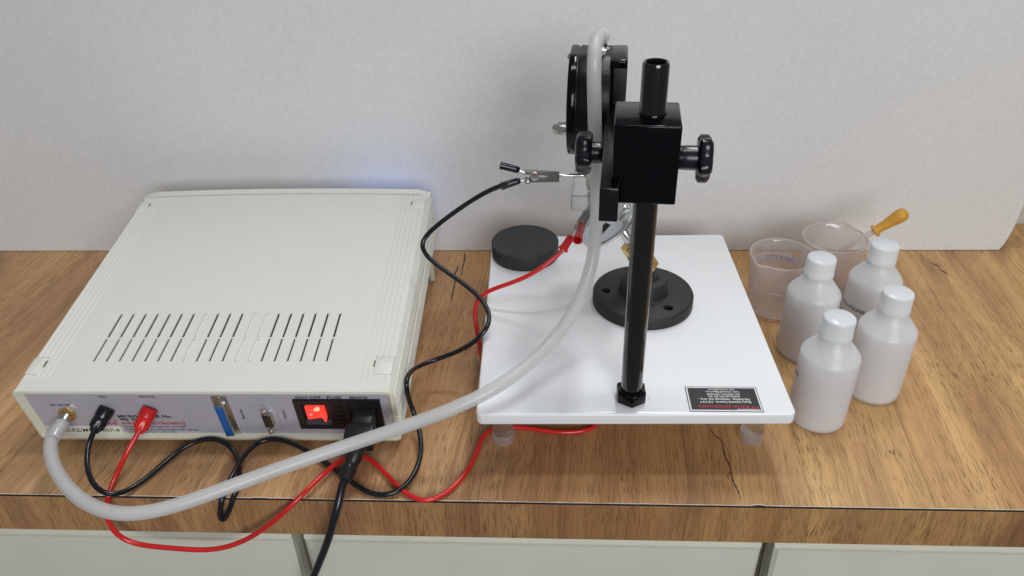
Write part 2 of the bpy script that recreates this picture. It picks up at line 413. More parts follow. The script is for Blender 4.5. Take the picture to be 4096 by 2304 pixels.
def obj(name, bm, mat, parent=None, smooth=True, ang=38, label=None):
    me = bpy.data.meshes.new(name); bm.to_mesh(me); bm.free()
    me.materials.append(mat)
    if smooth:
        me.shade_smooth(); me.set_sharp_from_angle(angle=math.radians(ang))
    o = bpy.data.objects.new(name, me); COL.objects.link(o)
    if parent: o.parent = parent
    if label: o['label'] = label
    return o
def thing(name, label, cat, mat=I4, group=None):
    o = bpy.data.objects.new(name, None); COL.objects.link(o); o.matrix_world = mat
    o.empty_display_size = 0.02
    o['label'] = label; o['category'] = cat
    if group: o['group'] = group
    return o
def tag(o, label, cat, group=None):
    o['label'] = label; o['category'] = cat
    if group: o['group'] = group
    return o
def structure(o, kind='structure'): o['kind'] = kind; return o

def lettering(body, mat, M4, width=None, size=1.0, parent=None, bold=0.0, align='LEFT', height=None, name='lettering', bend=None):
    cu = bpy.data.curves.new('txt', 'FONT'); cu.body = body; cu.size = 1.0; cu.align_x = align
    cu.offset = bold; cu.resolution_u = 2
    o = bpy.data.objects.new('txt', cu); COL.objects.link(o)
    dg = bpy.context.evaluated_depsgraph_get(); dg.update()
    me = bpy.data.meshes.new_from_object(o.evaluated_get(dg))
    bpy.data.objects.remove(o); bpy.data.curves.remove(cu)
    xs = [v.co.x for v in me.vertices]; ys = [v.co.y for v in me.vertices]
    x0, x1 = min(xs), max(xs)
    sx = size if width is None else width / (x1 - x0)
    sy = sx if height is None else height / 0.72
    ox = {'LEFT': x0, 'CENTER': (x0 + x1) / 2, 'RIGHT': x1}[align]
    for v in me.vertices:
        x, y = (v.co.x - ox) * sx, v.co.y * sy
        v.co = Vector((x, y, 0)) if bend is None else bend(x, y)
    me.transform(M4); me.name = name
    me.materials.append(mat)
    ob = bpy.data.objects.new(name, me); COL.objects.link(ob); ob.parent = parent
    return ob

# ================================================================== SETTING
structure_wall = new()
box(structure_wall, -1.4, 1.4, 0.478, 0.60, -0.5, 0.42)
wall = structure(obj('wall', structure_wall, M['grout']))
tb = new(); box(tb, -0.148, 0.148, 0.470, 0.478, -0.098, 0.098, 0.0015)
tile0 = None
for i in range(2):
    for k in range(3):
        if tile0 is None: o = tile0 = obj('tile', tb, M['tile'], wall)
        else: o = tile0.copy(); COL.objects.link(o)
        o.location = (0.62 + i * 0.30 - 0.03, 0, -0.113 + k * 0.20)

bench = thing('workbench', 'wood laminate workbench top with cream drawer fronts under its front edge', 'workbench')
b = new(); box(b, -1.2, 1.1, 0.0016, 0.469, -0.042, 0.0, 0.0); obj('top_panel', b, M['wood'], bench, False)
b = new(); box(b, -1.2, 1.1, -0.0006, 0.0013, -0.0427, -0.0010, 0.0002, seg=1); obj('edge_band', b, M['wood_edge'], bench, False)
b = new()
# black glue line between the top laminate and the edge band, chipped here and there
x = -1.2; pts = []
while x < 1.1:
    pts.append((x, 0.0001 + 0.0005 * abs(noise.noise(Vector((x * 60, 3.1, 0)))) + (0.0013 if abs(x - 0.1665) < 0.003 else 0) + (0.0006 if noise.noise(Vector((x * 23, 9.7, 0))) > 0.62 else 0)))
    x += 0.004
vs = [(b.verts.new((x, -0.0004, 0.0001)), b.verts.new((x, 0.0004 + d * 0.75, 0.00022)), b.verts.new((x, -0.0004, -0.0013))) for x, d in pts]
for A, B in zip(vs, vs[1:]):
    b.faces.new((A[0], B[0], B[1], A[1])); b.faces.new((A[2], B[2], B[0], A[0]))
obj('glue_line', b, M['gap'], bench, False)
b = new()
vs = [(b.verts.new((x, 0.0004 + d * 0.75, 0.00026)), b.verts.new((x, 0.0012 + d + 0.0006 * noise.noise(Vector((x * 90, 1, 4))), 0.0003))) for x, d in pts]
for A, B in zip(vs, vs[1:]): b.faces.new((A[0], B[0], B[1], A[1]))
obj('laminate_edge', b, M['chip'], bench, False)
def ribbon(bm, pts, w, z=0.00018):
    P = [Vector((p[0], p[1], z)) for p in spline([(*p, 0) for p in pts], 4)]; vs = []
    for i, p in enumerate(P):
        d = (P[min(i + 1, len(P) - 1)] - P[max(i - 1, 0)]).normalized(); n = Vector((-d.y, d.x, 0))
        ww = w * (0.35 + 0.65 * abs(math.sin(i * 1.7)) + 0.5 * noise.noise(Vector((i * 0.6, w * 999, 0)))) * min(1, i / 3 + 0.1, (len(P) - 1 - i) / 3 + 0.1)
        vs.append((bm.verts.new(p + n * ww), bm.verts.new(p - n * ww)))
    for A, B in zip(vs, vs[1:]): bm.faces.new((A[0], B[0], B[1], A[1]))
for pts2, w in (([(0.1429, 0.0904), (0.1434, 0.0844), (0.146, 0.0785), (0.1493, 0.0738), (0.1491, 0.0653), (0.1493, 0.054), (0.151, 0.0431), (0.1504, 0.0354), (0.1506, 0.0265), (0.1525, 0.0149), (0.1523, 0.0032)], 0.0006),
               ([(-0.1084, 0.3985), (-0.1066, 0.3889), (-0.1064, 0.3741), (-0.1069, 0.3598), (-0.1064, 0.3389)], 0.0011),
               ([(-0.1131, 0.3681), (-0.1133, 0.3574), (-0.1149, 0.3434), (-0.1126, 0.3276), (-0.1129, 0.3078), (-0.1122, 0.2847)], 0.0011),
               ([(0.4493, 0.3734), (0.4522, 0.3687), (0.4569, 0.3628)], 0.0013), ([(0.4529, 0.3598), (0.4553, 0.3534), (0.4577, 0.346)], 0.0013),
               ([(0.2895, 0.0640), (0.2900, 0.0622), (0.2908, 0.0606)], 0.0009), ([(0.2922, 0.0622), (0.2926, 0.0604), (0.2930, 0.0588)], 0.0008), ([(0.2930, 0.0650), (0.2936, 0.0634), (0.2940, 0.0622)], 0.0006),
               ([(0.1490, 0.0360), (0.1478, 0.0335), (0.1466, 0.0318)], 0.0005), ([(0.1472, 0.0320), (0.1470, 0.0300), (0.1474, 0.0282)], 0.0004)):
    b = new(); ribbon(b, pts2, w); obj('grain_crack', b, M['crack'], bench, False)
prof = [(0.024, -0.0455), (0.0105, -0.0455), (0.0058, -0.0565), (0.0072, -0.0572), (0.0042, -0.0584), (0.004, -0.40), (0.024, -0.40)]
for x0, x1 in ((-0.72, -0.2250), (-0.2142, 0.1774), (0.1882, 0.70)):
    b = new(); prism(b, prof, x0, x1, 0.0, frame((0, 0, 0), (0, 1, 0), (0, 0, 1), (1, 0, 0)))
    for v in b.verts:                                      # mitred side chamfers on the front edges
        if v.co.y < 0.0055:
            v.co.x += 0.0035 if abs(v.co.x - x0) < 1e-4 else -0.0035
    dr = obj('drawer_front', b, M['drawer'], bench, False)
b = new(); box(b, -0.9, 0.9, 0.026, 0.44, -0.5, -0.0435); obj('carcass', b, M['carcass'], bench, False)

b = new()
sheet = tag(obj('foam_sheet', prism(b, [(-1.1, 0.0004), (0.5405, 0.0004), (0.5440, 0.0089), (0.5470, 0.021), (0.5486, 0.0340), (0.5497, 0.0616), (0.556, 0.20), (0.562, 0.50), (-1.1, 0.50)], 0, 0.005, 0.0006,
             frame((0, 0.4067, 0), (1, 0, 0), (0, 0, 1), (0, -1, 0)), 1), M['foam'], None, True),
            'large sparkling white foam sheet standing upright behind the equipment', 'backdrop')

# ================================================================== INSTRUMENT
cb, sb, ct, st = math.cos(0.011), math.sin(0.011), math.cos(0.13641), math.sin(0.13641)
BOXM = frame((-0.2937, 0.0610, 0.0051), (cb, sb, 0), (-sb * ct, cb * ct, st), (sb * st, -cb * st, ct))
inst = thing('instrument', 'cream plastic tester box with slotted lid, wired grey rear panel facing forward', 'instrument', BOXM)
W2, D, H = 0.1633, 0.2949, 0.0658
def crown(u, v): return 0.0032 * max(0, 1 - (u / W2) ** 2) * max(0, v / D) ** 2
# profile of one half-section on the right side: ribs
def side_profile():
    p = [(0.1585, 0.0), (0.1622, 0.0028)]
    z = 0.006
    while z < 0.0305:
        p += [(0.1633, z), (0.1633, z + 0.0016), (0.1609, z + 0.0021), (0.1609, z + 0.0037)]; z += 0.0041
    p += [(0.1628, 0.0325), (0.1628, 0.0335)]
    z = 0.0355
    while z < 0.0575:
        p += [(0.1633, z), (0.1633, z + 0.0016), (0.1609, z + 0.0021), (0.1609, z + 0.0036)]; z += 0.0041
    p += [(0.1627, 0.0600), (0.1592, H - 0.0008), (0.1580, H - 0.0001)]
    return p
sp = side_profile()
# shell body: ribbed sides + underside, open at the front for the recessed panel
b = new()
def extr(bm, line, v0, v1, nv=1):
    rows = []
    for k in range(nv + 1):
        v = v0 + (v1 - v0) * k / nv
        rows.append([bm.verts.new((u, v, w)) for u, w in line])
    for A, B in zip(rows, rows[1:]):
        for i in range(len(line) - 1): bm.faces.new((A[i], A[i + 1], B[i + 1], B[i]))
line = [(-u, w) for u, w in sp[::-1]] + [(u, w) for u, w in sp]
extr(b, line, 0.0012, D - 0.001)
bmesh.ops.recalc_face_normals(b, faces=b.faces)
obj('shell', b, M['abs'], inst, True, 20)
# top lid with real slots
b = new()
slot_u = [-0.1050 + 0.01145 * k for k in range(19)]
closed = {7, 11, 12}; hw = 0.00140
segs = [(0.0345, 0.0628), (0.0642, 0.0955)]
gro = [-0.1560, -0.1512, -0.1464, -0.1416, -0.1368, 0.1339, 0.1388, 0.1438, 0.1488, 0.1538]
us = sorted(set([-0.1582, 0.1582] + [round(g + d, 5) for g in gro for d in (-0.0006, 0, 0.0006)] + [round(s - hw, 5) for s in slot_u] + [round(s + hw, 5) for s in slot_u]))
vs_ = [0.0, 0.0120, 0.0130, 0.0345, 0.0628, 0.0642, 0.0955, 0.13, 0.18, 0.23, 0.27, 0.2865]
grid = {}
def gv(i, j):
    if (i, j) not in grid: grid[(i, j)] = b.verts.new((us[i], vs_[j], H + crown(us[i], vs_[j]) - (0.0007 if vs_[j] > 0.0125 and min(abs(us[i] - g) for g in gro) < 1e-6 else 0)))
    return grid[(i, j)]
slot_idx = {round(s - hw, 5): k for k, s in enumerate(slot_u)}
for i in range(len(us) - 1):
    for j in range(len(vs_) - 1):
        hole = us[i] in slot_idx and any(abs(vs_[j] - s0) < 1e-6 for s0, _ in segs)
        if not hole:
            b.faces.new((gv(i, j), gv(i + 1, j), gv(i + 1, j + 1), gv(i, j + 1)))
        else:
            k = slot_idx[us[i]]; dep = 0.0019 if k in closed else 0.0011
            q = [gv(i, j), gv(i + 1, j), gv(i + 1, j + 1), gv(i, j + 1)]
            lo = [b.verts.new(v.co - Vector((0, 0, dep))) for v in q]
            for a in range(4): b.faces.new((q[a], q[(a + 1) % 4], lo[(a + 1) % 4], lo[a]))
            if k in closed: b.faces.new(lo)
            else:                                      # moulded ledge on the right, open slit on the left
                fr = 0.56 if (j > 4) else 0.46
                m0, m1 = b.verts.new(lo[0].co.lerp(lo[1].co, fr)), b.verts.new(lo[3].co.lerp(lo[2].co, fr))
                b.faces.new((m0, lo[1], lo[2], m1))
                for va, vb in ((lo[0], m0), (m0, m1), (m1, lo[3]), (lo[3], lo[0])):
                    b.faces.new((va, vb, b.verts.new(vb.co - Vector((0, 0, 0.0006))), b.verts.new(va.co - Vector((0, 0, 0.0006)))))
obj('lid', b, M['abs'], inst, True, 20)
b = new(); box(b, -0.14, 0.14, 0.02, 0.12, H - 0.012, H - 0.0023); obj('slot_shade_sheet', b, M['inside'], inst, False)  # black sheet added to stand in for the shade inside the box
b = new(); box(b, -0.155, 0.155, 0.010, 0.285, 0.002, 0.0022); box(b, -0.1555, -0.155, 0.010, 0.285, 0.003, 0.060); box(b, 0.155, 0.1555, 0.010, 0.285, 0.003, 0.060)
obj('inner_lining', b, M['inside'], inst, False)
# front bezel: rounded lip frame round the panel
b = new()
def rrect(u0, u1, w0, w1, r, n=5):
    out = []
    for cx, cy, a0 in ((u1 - r, w0 + r, -PI / 2), (u1 - r, w1 - r, 0), (u0 + r, w1 - r, PI / 2), (u0 + r, w0 + r, PI)):
        for k in range(n + 1): out.append((cx + r * math.cos(a0 + PI / 2 * k / n), cy + r * math.sin(a0 + PI / 2 * k / n)))
    return out
loops = [(rrect(-0.1628, 0.1628, 0.0, H, 0.0055), 0.0020), (rrect(-0.1625, 0.1625, 0.0003, H - 0.0003, 0.0055), 0.0006), (rrect(-0.1615, 0.1615, 0.0012, H - 0.0010, 0.005), 0.0),
         (rrect(-0.1598, 0.1598, 0.0040, H - 0.0034, 0.0045), 0.0), (rrect(-0.1592, 0.1592, 0.0046, H - 0.0040, 0.0045), 0.0006), (rrect(-0.1560, 0.1560, 0.0060, H - 0.0052, 0.004), 0.0042)]
rings = [[b.verts.new((u, v, w)) for u, w in lp] for lp, v in loops]
for A, B in zip(rings, rings[1:]):
    for i in range(len(A)): b.faces.new((A[i], A[(i + 1) % len(A)], B[(i + 1) % len(A)], B[i]))
bmesh.ops.recalc_face_normals(b, faces=b.faces)
obj('rear_bezel', b, M['abs_lip'], inst, True, 40)
# far (front-panel) frame, arched
b = new()
n = 24; rows = []
for k in range(n + 1):
    u = -0.1627 + 0.3254 * k / n
    e = 1 - min(1, (0.1627 - abs(u)) / 0.006); drop = 0.004 * e * e
    z = H + crown(u, D) + 0.0012 - drop
    rows.append([b.verts.new(p) for p in ((u, 0.2872, z - 0.0016), (u, 0.2874, z), (u, 0.2952, z + 0.0003), (u, 0.2985, z - 0.0022), (u, 0.2990, 0.0005))])
for A, B in zip(rows, rows[1:]):
    for i in range(4): b.faces.new((A[i], B[i], B[i + 1], A[i + 1]))
for r in (rows[0], rows[-1]):
    q = b.verts.new((r[0].co.x, 0.2872, 0.0005)); b.faces.new((r[0], r[1], r[2], r[3], r[4], q))
bmesh.ops.recalc_face_normals(b, faces=b.faces)
obj('front_frame', b, M['abs'], inst, True, 30)
b = new(); box(b, 0.060, 0.148, 0.2991, 0.3002, 0.016, 0.052); obj('display', b, M['lcd'], inst, False)
# corner screw caps with a pry notch
for u0, u1, v0, v1, nu in ((-0.1588, -0.1472, 0.0190, 0.0380, -0.1468), (0.1437, 0.1592, 0.0192, 0.0384, 0.1432), (-0.1590, -0.1485, 0.2592, 0.2775, -0.1480), (0.1452, 0.1592, 0.2592, 0.2756, 0.1447)):
    b = new(); box(b, u0, u1, v0, v1, H - 0.004, H + 0.0011, 0.0004); cap = obj('corner_cap', b, M['abs'], inst)
    b = new(); box(b, u0 + 0.0022, u1 - 0.0022, v1 - 0.0040, v1 - 0.0034, H, H + 0.00125); obj('cap_groove', b, M['abs_lip'], cap, False)
    b = new(); s = 0.0009; box(b, nu - s, nu + s, (v0 + v1) / 2 - 0.0005, (v0 + v1) / 2 + 0.0062, H, H + 0.0007); obj('pry_notch', b, M['carcass'], cap, False)
    b = new(); gb = 0.0005; box(b, u0 - gb, u1 + gb, v1 + 0.0000, v1 + 0.0005, H, H + 0.00045); obj('cap_gap', b, M['carcass'], cap, False)
# seam between the shells at front corner
b = new(); box(b, 0.1560, 0.16345, 0.0, 0.014, 0.0322, 0.0332); obj('shell_seam', b, M['abs_lip'], inst, False)
# bail leg & feet
for s in (-1, 1):
    b = new(); prism(b, [(s * 0.157 - 0.0022, 0.0), (s * 0.157 + 0.0022, 0.0), (s * 0.157 + 0.0028, -0.0415), (s * 0.157 - 0.0028, -0.0415)], 0.2655, 0.2735, 0.0006, frame((0, 0, 0), (1, 0, 0), (0, 0, 1), (0, 1, 0)))
    obj('tilt_leg', b, M['abs_lip'], inst)
    b = new(); cyl(b, 0.006, -0.0048, 0.0, 0.0008, T(s * 0.135, 0.022, 0), 24); obj('foot', b, M['blackpl'], inst)
# grey panel
b = new(); box(b, -0.1575, 0.1575, 0.0040, 0.0052, 0.0050, H - 0.0045); obj('rear_panel', b, M['panel'], inst, False)
PF = frame((0, 0.0038, 0), (1, 0, 0), (0, 0, 1), (0, -1, 0))       # lettering plane on the panel
PV = 0.0040
def ptxt(body, u, w, width, mat='ink', bold=0.0, h=None, rot=0):
    return lettering(body, M[mat], PF @ T(u, w, 0.0) @ RZ(rot), width, parent=inst, bold=bold, height=h)
ptxt('AIR AJITOR', -0.1395, 0.0425, 0.0190, bold=0.012, h=0.0024)
ptxt('CELL', -0.0925, 0.0535, 0.0084, bold=0.012, h=0.0024)
ptxt('ARTICLE', -0.0566, 0.0535, 0.0135, bold=0.012, h=0.0024)
ptxt('MICRO TESTER No.', -0.0845, 0.0270, 0.0480, bold=0.03, h=0.0036)
ptxt('Mfg. By', -0.0838, 0.0233, 0.0150, bold=0.025, h=0.0029)
ptxt('KIRAN ELECTRONICS', -0.0840, 0.0178, 0.0570, 'ink_red', 0.028, 0.0031)
ptxt('Empire Industrial Centrum ,310 E&F', -0.0836, 0.0135, 0.0560, 'ink_grey', 0.008, 0.0026)
ptxt('Pala Building,Ambernath Indl. Area,', -0.0836, 0.0094, 0.0655, 'ink_grey', 0.008, 0.0026)
ptxt('Ambernath (W ) 421 501', -0.0830, 0.0058, 0.0440, 'ink_grey', 0.008, 0.0024)
ptxt('ke', -0.0975, 0.0172, 0.0090, 'ink_red', 0.0, 0.0062)
ptxt('R', -0.0890, 0.0222, 0.0013, 'ink_red', 0.0, 0.0016)
b = new(); lathe(b, [(0.0011, 0), (0.0014, 0)], 20, PF @ T(-0.0884, 0.0230, 0)); obj('registered_ring', b, M['ink_red'], inst, False)
ptxt('PRINTER', 0.0283, 0.0255, 0.0132, bold=0.012, h=0.0024, rot=PI / 2)
ptxt('RS232C', 0.0650, 0.0265, 0.0120, bold=0.012, h=0.0024, rot=PI / 2)
ptxt('ON', 0.0782, 0.0527, 0.0070, bold=0.02, h=0.0029)
ptxt('OFF', 0.0903, 0.0527, 0.0098, bold=0.02, h=0.0029)
ptxt('FUSE', 0.1052, 0.0527, 0.0122, bold=0.02, h=0.0029)
ptxt('MAINS', 0.1246, 0.0527, 0.0152, bold=0.02, h=0.0029)
b = new(); b.faces.new([b.verts.new(PF @ Vector(p)) for p in ((0.0863, 0.0529, 0), (0.0863, 0.0555, 0), (0.0890, 0.0542, 0))]); obj('arrow_mark', b, M['ink'], inst, False)
# paper serial sticker
b = new(); box(b, -0.1548, -0.0868, 0.0034, 0.0040, 0.0052, 0.0152); stk = obj('serial_sticker', b, M['paper'], inst, False)
lettering('S.NO.KE/MT/21007-4', M['ink'], frame((-0.1500, 0.0033, 0.0078), (1, 0, 0.0), (0.12, 0, 1), (0, -1, 0)), 0.0600, parent=stk, bold=0.006, height=0.0048)
# air outlet: brass nut + threaded nipple
NM = frame((-0.1270, 0.0040, 0.0332), (1, 0, 0), (0, 0, 1), (0, -1, 0))
air = None
b = new(); prism(b, hexpoly(0.0078, 0.3), 0.0, 0.0042, 0.0006, NM); air = obj('air_outlet', b, M['brass'], inst)
b = new(); pr = [(0, 0.0)]
for k in range(12): pr += [(0.0046, 0.004 + k * 0.0009), (0.0041, 0.00445 + k * 0.0009)]
pr += [(0.0034, 0.0155), (0.0034, 0.026), (0, 0.026)]
lathe(b, pr, 28, NM); obj('threaded_nipple', b, M['chrome'], air)
# 25-pin port
u0, u1, w0, w1 = 0.0082, 0.0172, 0.0078, 0.0490
port = None
b = new(); box(b, 0.0058, 0.0190, 0.0030, 0.0040, 0.0040, 0.0560, 0.0004); port = obj('printer_port', b, M['steel'], inst)
b = new(); prism(b, [(0.0078, 0.0072), (0.0158, 0.0088), (0.0158, 0.0468), (0.0078, 0.0484)], 0.0, 0.0052, 0.0006, PF @ T(0, 0, 0.0)); obj('port_shell', b, M['steel'], port)
b = new(); prism(b, [(0.0084, 0.0080), (0.0152, 0.0096), (0.0152, 0.0460), (0.0084, 0.0476)], 0.0050, 0.0058, 0.0003, PF); face = obj('port_face', b, M['blue'], port)
b = new()
for c, cnt, off in ((0.0101, 13, 0.0), (0.0134, 12, 0.00137)):
    for k in range(cnt): lathe(b, [(0.0006, 0.00583), (0, 0.00583)], 8, PF @ T(c, 0.0115 + off + k * 0.00274, 0.00003))
obj('pin_holes', b, M['inside'], port, False)
for w in (0.0052, 0.0534):
    b = new(); cyl(b, 0.0016, 0, 0.0025, 0.0003, PF @ T(0.0120, w, 0), 16); obj('port_screw', b, M['brass'], port)
# 9-pin port with hex stand-offs
b = new(); box(b, 0.0440, 0.0575, 0.0031, 0.0040, 0.0130, 0.0440, 0.0004); sp9 = obj('serial_port', b, M['panel'], inst)
b = new(); prism(b, [(0.0458, 0.0195), (0.0542, 0.0211), (0.0542, 0.0361), (0.0458, 0.0377)], 0.0, 0.0052, 0.0007, PF); obj('port_shell', b, M['steel'], sp9)
b = new(); prism(b, [(0.0465, 0.0204), (0.0535, 0.0218), (0.0535, 0.0354), (0.0465, 0.0368)], 0.0050, 0.0057, 0.0003, PF); obj('port_face', b, M['blackpl'], sp9)
b = new()
for c, cnt, off in ((0.0485, 5, 0.0), (0.0515, 4, 0.00137)):
    for k in range(cnt): lathe(b, [(0.0006, 0.0058), (0, 0.0058)], 8, PF @ T(c, 0.0232 + off + k * 0.00274, 0))
obj('pin_holes', b, M['steel'], sp9, False)
for w in (0.0422, 0.0158):
    b = new(); prism(b, hexpoly(0.0030), 0.0, 0.0062, 0.0003, PF @ T(0.0500, w, 0)); cyl(b, 0.0017, 0.0062, 0.0082, 0.0004, PF @ T(0.0500, w, 0), 16)
    obj('hex_standoff', b, M['chrome'], sp9)
# mains inlet
u0, u1, w0, w1 = 0.0755, 0.1497, 0.0150, 0.0522
b = new()
def hole_frame(bm, outer, holes, z0, z1, mat):
    # flat plate outer rect with rectangular openings, extruded
    xs = sorted({outer[0], outer[1], *[h[0] for h in holes], *[h[1] for h in holes]}); ys = sorted({outer[2], outer[3], *[h[2] for h in holes], *[h[3] for h in holes]})
    t = bmesh.new(); g = {}
    def vv(i, j, z):
        if (i, j, z) not in g: g[(i, j, z)] = t.verts.new((xs[i], ys[j], z))
        return g[(i, j, z)]
    def solid(i, j):
        if i < 0 or j < 0 or i >= len(xs) - 1 or j >= len(ys) - 1: return False
        cx, cy = (xs[i] + xs[i + 1]) / 2, (ys[j] + ys[j + 1]) / 2
        return not any(h[0] < cx < h[1] and h[2] < cy < h[3] for h in holes)
    for i in range(len(xs) - 1):
        for j in range(len(ys) - 1):
            if not solid(i, j): continue
            t.faces.new((vv(i, j, z1), vv(i + 1, j, z1), vv(i + 1, j + 1, z1), vv(i, j + 1, z1)))
            for di, dj, a, c in ((-1, 0, (i, j + 1), (i, j)), (1, 0, (i + 1, j), (i + 1, j + 1)), (0, -1, (i, j), (i + 1, j)), (0, 1, (i + 1, j + 1), (i, j + 1))):
                if not solid(i + di, j + dj): t.faces.new((vv(*a, z0), vv(*c, z0), vv(*c, z1), vv(*a, z1)))
    bev(t, 0.0006, 2); return merge(bm, t, mat)
hole_frame(b, (u0, u1, w0, w1), [(0.0815, 0.1045, 0.0205, 0.0470), (0.1225, 0.1475, 0.0200, 0.0490)], -0.0010, 0.0022, PF)
inlet = obj('mains_inlet', b, M['blackpl'], inst, True, 30)
b = new(); box(b, 0.0810, 0.1050, 0.0200, 0.0475, 0.0001, 0.0005, 0, PF); box(b, 0.1220, 0.1480, 0.0195, 0.0495, 0.0001, 0.0005, 0, PF)
obj('inlet_well', b, M['blackpl'], inlet, False)
b = new(); prism(b, [(0.0206, 0.0020), (0.0262, 0.0006), (0.0206, 0.0005)], 0.0818, 0.1042, 0, PF @ frame((0, 0, 0), (0, 1, 0), (0, 0, 1), (1, 0, 0))); obj('lit_well_face', b, M['ink_grey'], inlet, False)  # grey colour paints in the light on the recess's lower face
# rocker: two sloping faces meeting in a ridge
b = new()
rk = [(0.0845, 0.0028), (0.0962, 0.0012), (0.1012, 0.0064), (0.1012, -0.003), (0.0845, -0.003)]
prism(b, rk, 0.0285, 0.0448, 0.0006, PF @ frame((0, 0, 0), (1, 0, 0), (0, 0, 1), (0, -1, 0)) @ T(0, 0, -0.0733 + 0.0) if False else PF @ Matrix(((1, 0, 0, 0), (0, 0, 1, 0), (0, 1, 0, 0), (0, 0, 0, 1))))
rocker = obj('rocker_switch', b, M['lamp_red'], inlet)
b = new(); bmesh.ops.create_uvsphere(b, u_segments=16, v_segments=8, radius=1.0)
b.transform(PF @ T(0.0948, 0.0412, 0.0018) @ RZ(0.5) @ Matrix.Diagonal((0.0042, 0.0022, 0.0008, 1))); obj('lit_core', b, M['lamp_hot'], rocker)
b = new(); lathe(b, [(0.00075, 0), (0.0012, 0)], 20, PF @ T(0.0882, 0.0352, 0.0030) @ RY(0.13)); obj('off_mark', b, M['pink'], rocker, False)
b = new()
for k in range(5): box(b, 0.1108, 0.1172, 0.0245 + k * 0.0052, 0.0250 + k * 0.0052, 0.0040, 0.0044, 0, PF)
box(b, 0.1085, 0.1089, 0.0200, 0.0500, 0.0040, 0.0044, 0, PF); obj('fuse_cover', b, M['enamel_rough'], inlet, False)

# ================================================================== LEADS
def test_plug(parent, sock, tail, mat):
    # stacking test plug: collar against the panel, tapered fluted boot
    m = along(sock, tail); Ld = (Vector(tail) - Vector(sock)).length
    b = new(); lathe(b, [(0, 0.0), (0.0064, 0.0), (0.0068, 0.0008), (0.0068, 0.0085), (0.0062, 0.0092), (0, 0.0092)], 36, m, fn=lambda r, z, a: (r * (1 + (0.012 * math.cos(18 * a) if r > 0.006 else 0)), z)); obj('plug_collar', b, mat, parent)
    b = new()
    pr = [(0.0056, 0.0085), (0.0063, 0.0100), (0.0064, 0.0135), (0.0058, 0.0190), (0.0047, Ld - 0.0040), (0.0037, Ld), (0.0022, Ld), (0, Ld)]
    lathe(b, pr, 48, m, fn=lambda r, z, a: (r * (1 + (0.07 * math.cos(12 * a) * min(1, max(0, (z - 0.010) / 0.006)) if z < Ld - 0.002 and r > 0.004 else 0)), z)); obj('plug_boot', b, mat, parent)
def w(u, v, h): return BOXM @ Vector((u, v, h))

BLACK = [ (-0.3923,0.0435,0.0310), (-0.3949,0.0367,0.0273), (-0.3923,0.0249,0.0220), (-0.3864,0.0123,0.0193), (-0.3791,0.0020,0.0170), (-0.3695,-0.0064,0.0145), (-0.3603,-0.0097,0.0125), (-0.3539,-0.0063,0.0095), (-0.3501,0.0039,0.0035), (-0.3430,0.0138,0.0037), (-0.3371,0.0270,0.0038), (-0.3314,0.0416,0.0040), (-0.3234,0.0527,0.0060), (-0.3126,0.0582,0.0090), (-0.3005,0.0591,0.0110), (-0.2895,0.0575,0.0100), (-0.2797,0.0514,0.0080), (-0.2715,0.0426,0.0061), (-0.2659,0.0310,0.0040), (-0.2611,0.0178,0.0040), (-0.2592,0.0061,0.0040), (-0.2596,-0.0025,0.0040), (-0.2663,-0.0065,-0.0112), (-0.2709,-0.0080,-0.0188), (-0.2730,-0.0090,-0.0176), (-0.2728,-0.0085,-0.0105), (-0.2716,-0.0060,-0.0037), (-0.2688,-0.0031,0.0045), (-0.2684,0.0053,0.0070), (-0.2669,0.0114,0.0090), (-0.2657,0.0283,0.0093), (-0.2641,0.0415,0.0095), (-0.2601,0.0533,0.0098), (-0.2523,0.0591,0.0100), (-0.2416,0.0595,0.0110), (-0.2288,0.0564,0.0100), (-0.2158,0.0509,0.0075), (-0.1928,0.0385,0.0030), (-0.1813,0.0295,0.0030), (-0.1633,0.0140,0.0030), (-0.1517,0.0053,0.0030), (-0.1398,0.0018,0.0030), (-0.1286,0.0022,0.0044), (-0.1187,0.0092,0.0059), (-0.1129,0.0215,0.0075), (-0.1106,0.0383,0.0080), (-0.1116,0.0533,0.0090), (-0.1148,0.0687,0.0100), (-0.1207,0.0824,0.0160), (-0.1262,0.0910,0.0221), (-0.1262,0.0820,0.0456), (-0.1262,0.0830,0.0578), (-0.1262,0.0969,0.0558), (-0.1264,0.1341,0.0330), (-0.1097,0.1384,0.0360), (-0.0906,0.1345,0.0466), (-0.0767,0.1340,0.0550), (-0.0629,0.1247,0.0730), (-0.0563,0.1334,0.0780), (-0.0550,0.1454,0.0800), (-0.0578,0.1577,0.0820), (-0.0644,0.1647,0.0879), (-0.0724,0.1701,0.0940), (-0.0934,0.1794,0.1057), (-0.1065,0.1828,0.1126), (-0.1157,0.1888,0.1180), (-0.1208,0.1922,0.1250), (-0.1216,0.1955,0.1290), (-0.1192,0.2000,0.1340), (-0.1109,0.2016,0.1419), (-0.0990,0.2005,0.1519), (-0.0853,0.1984,0.1636), (-0.0717,0.1943,0.1747), (-0.0582,0.1894,0.1860), (-0.0460,0.1926,0.1900), (-0.0386,0.1924,0.1920) ]
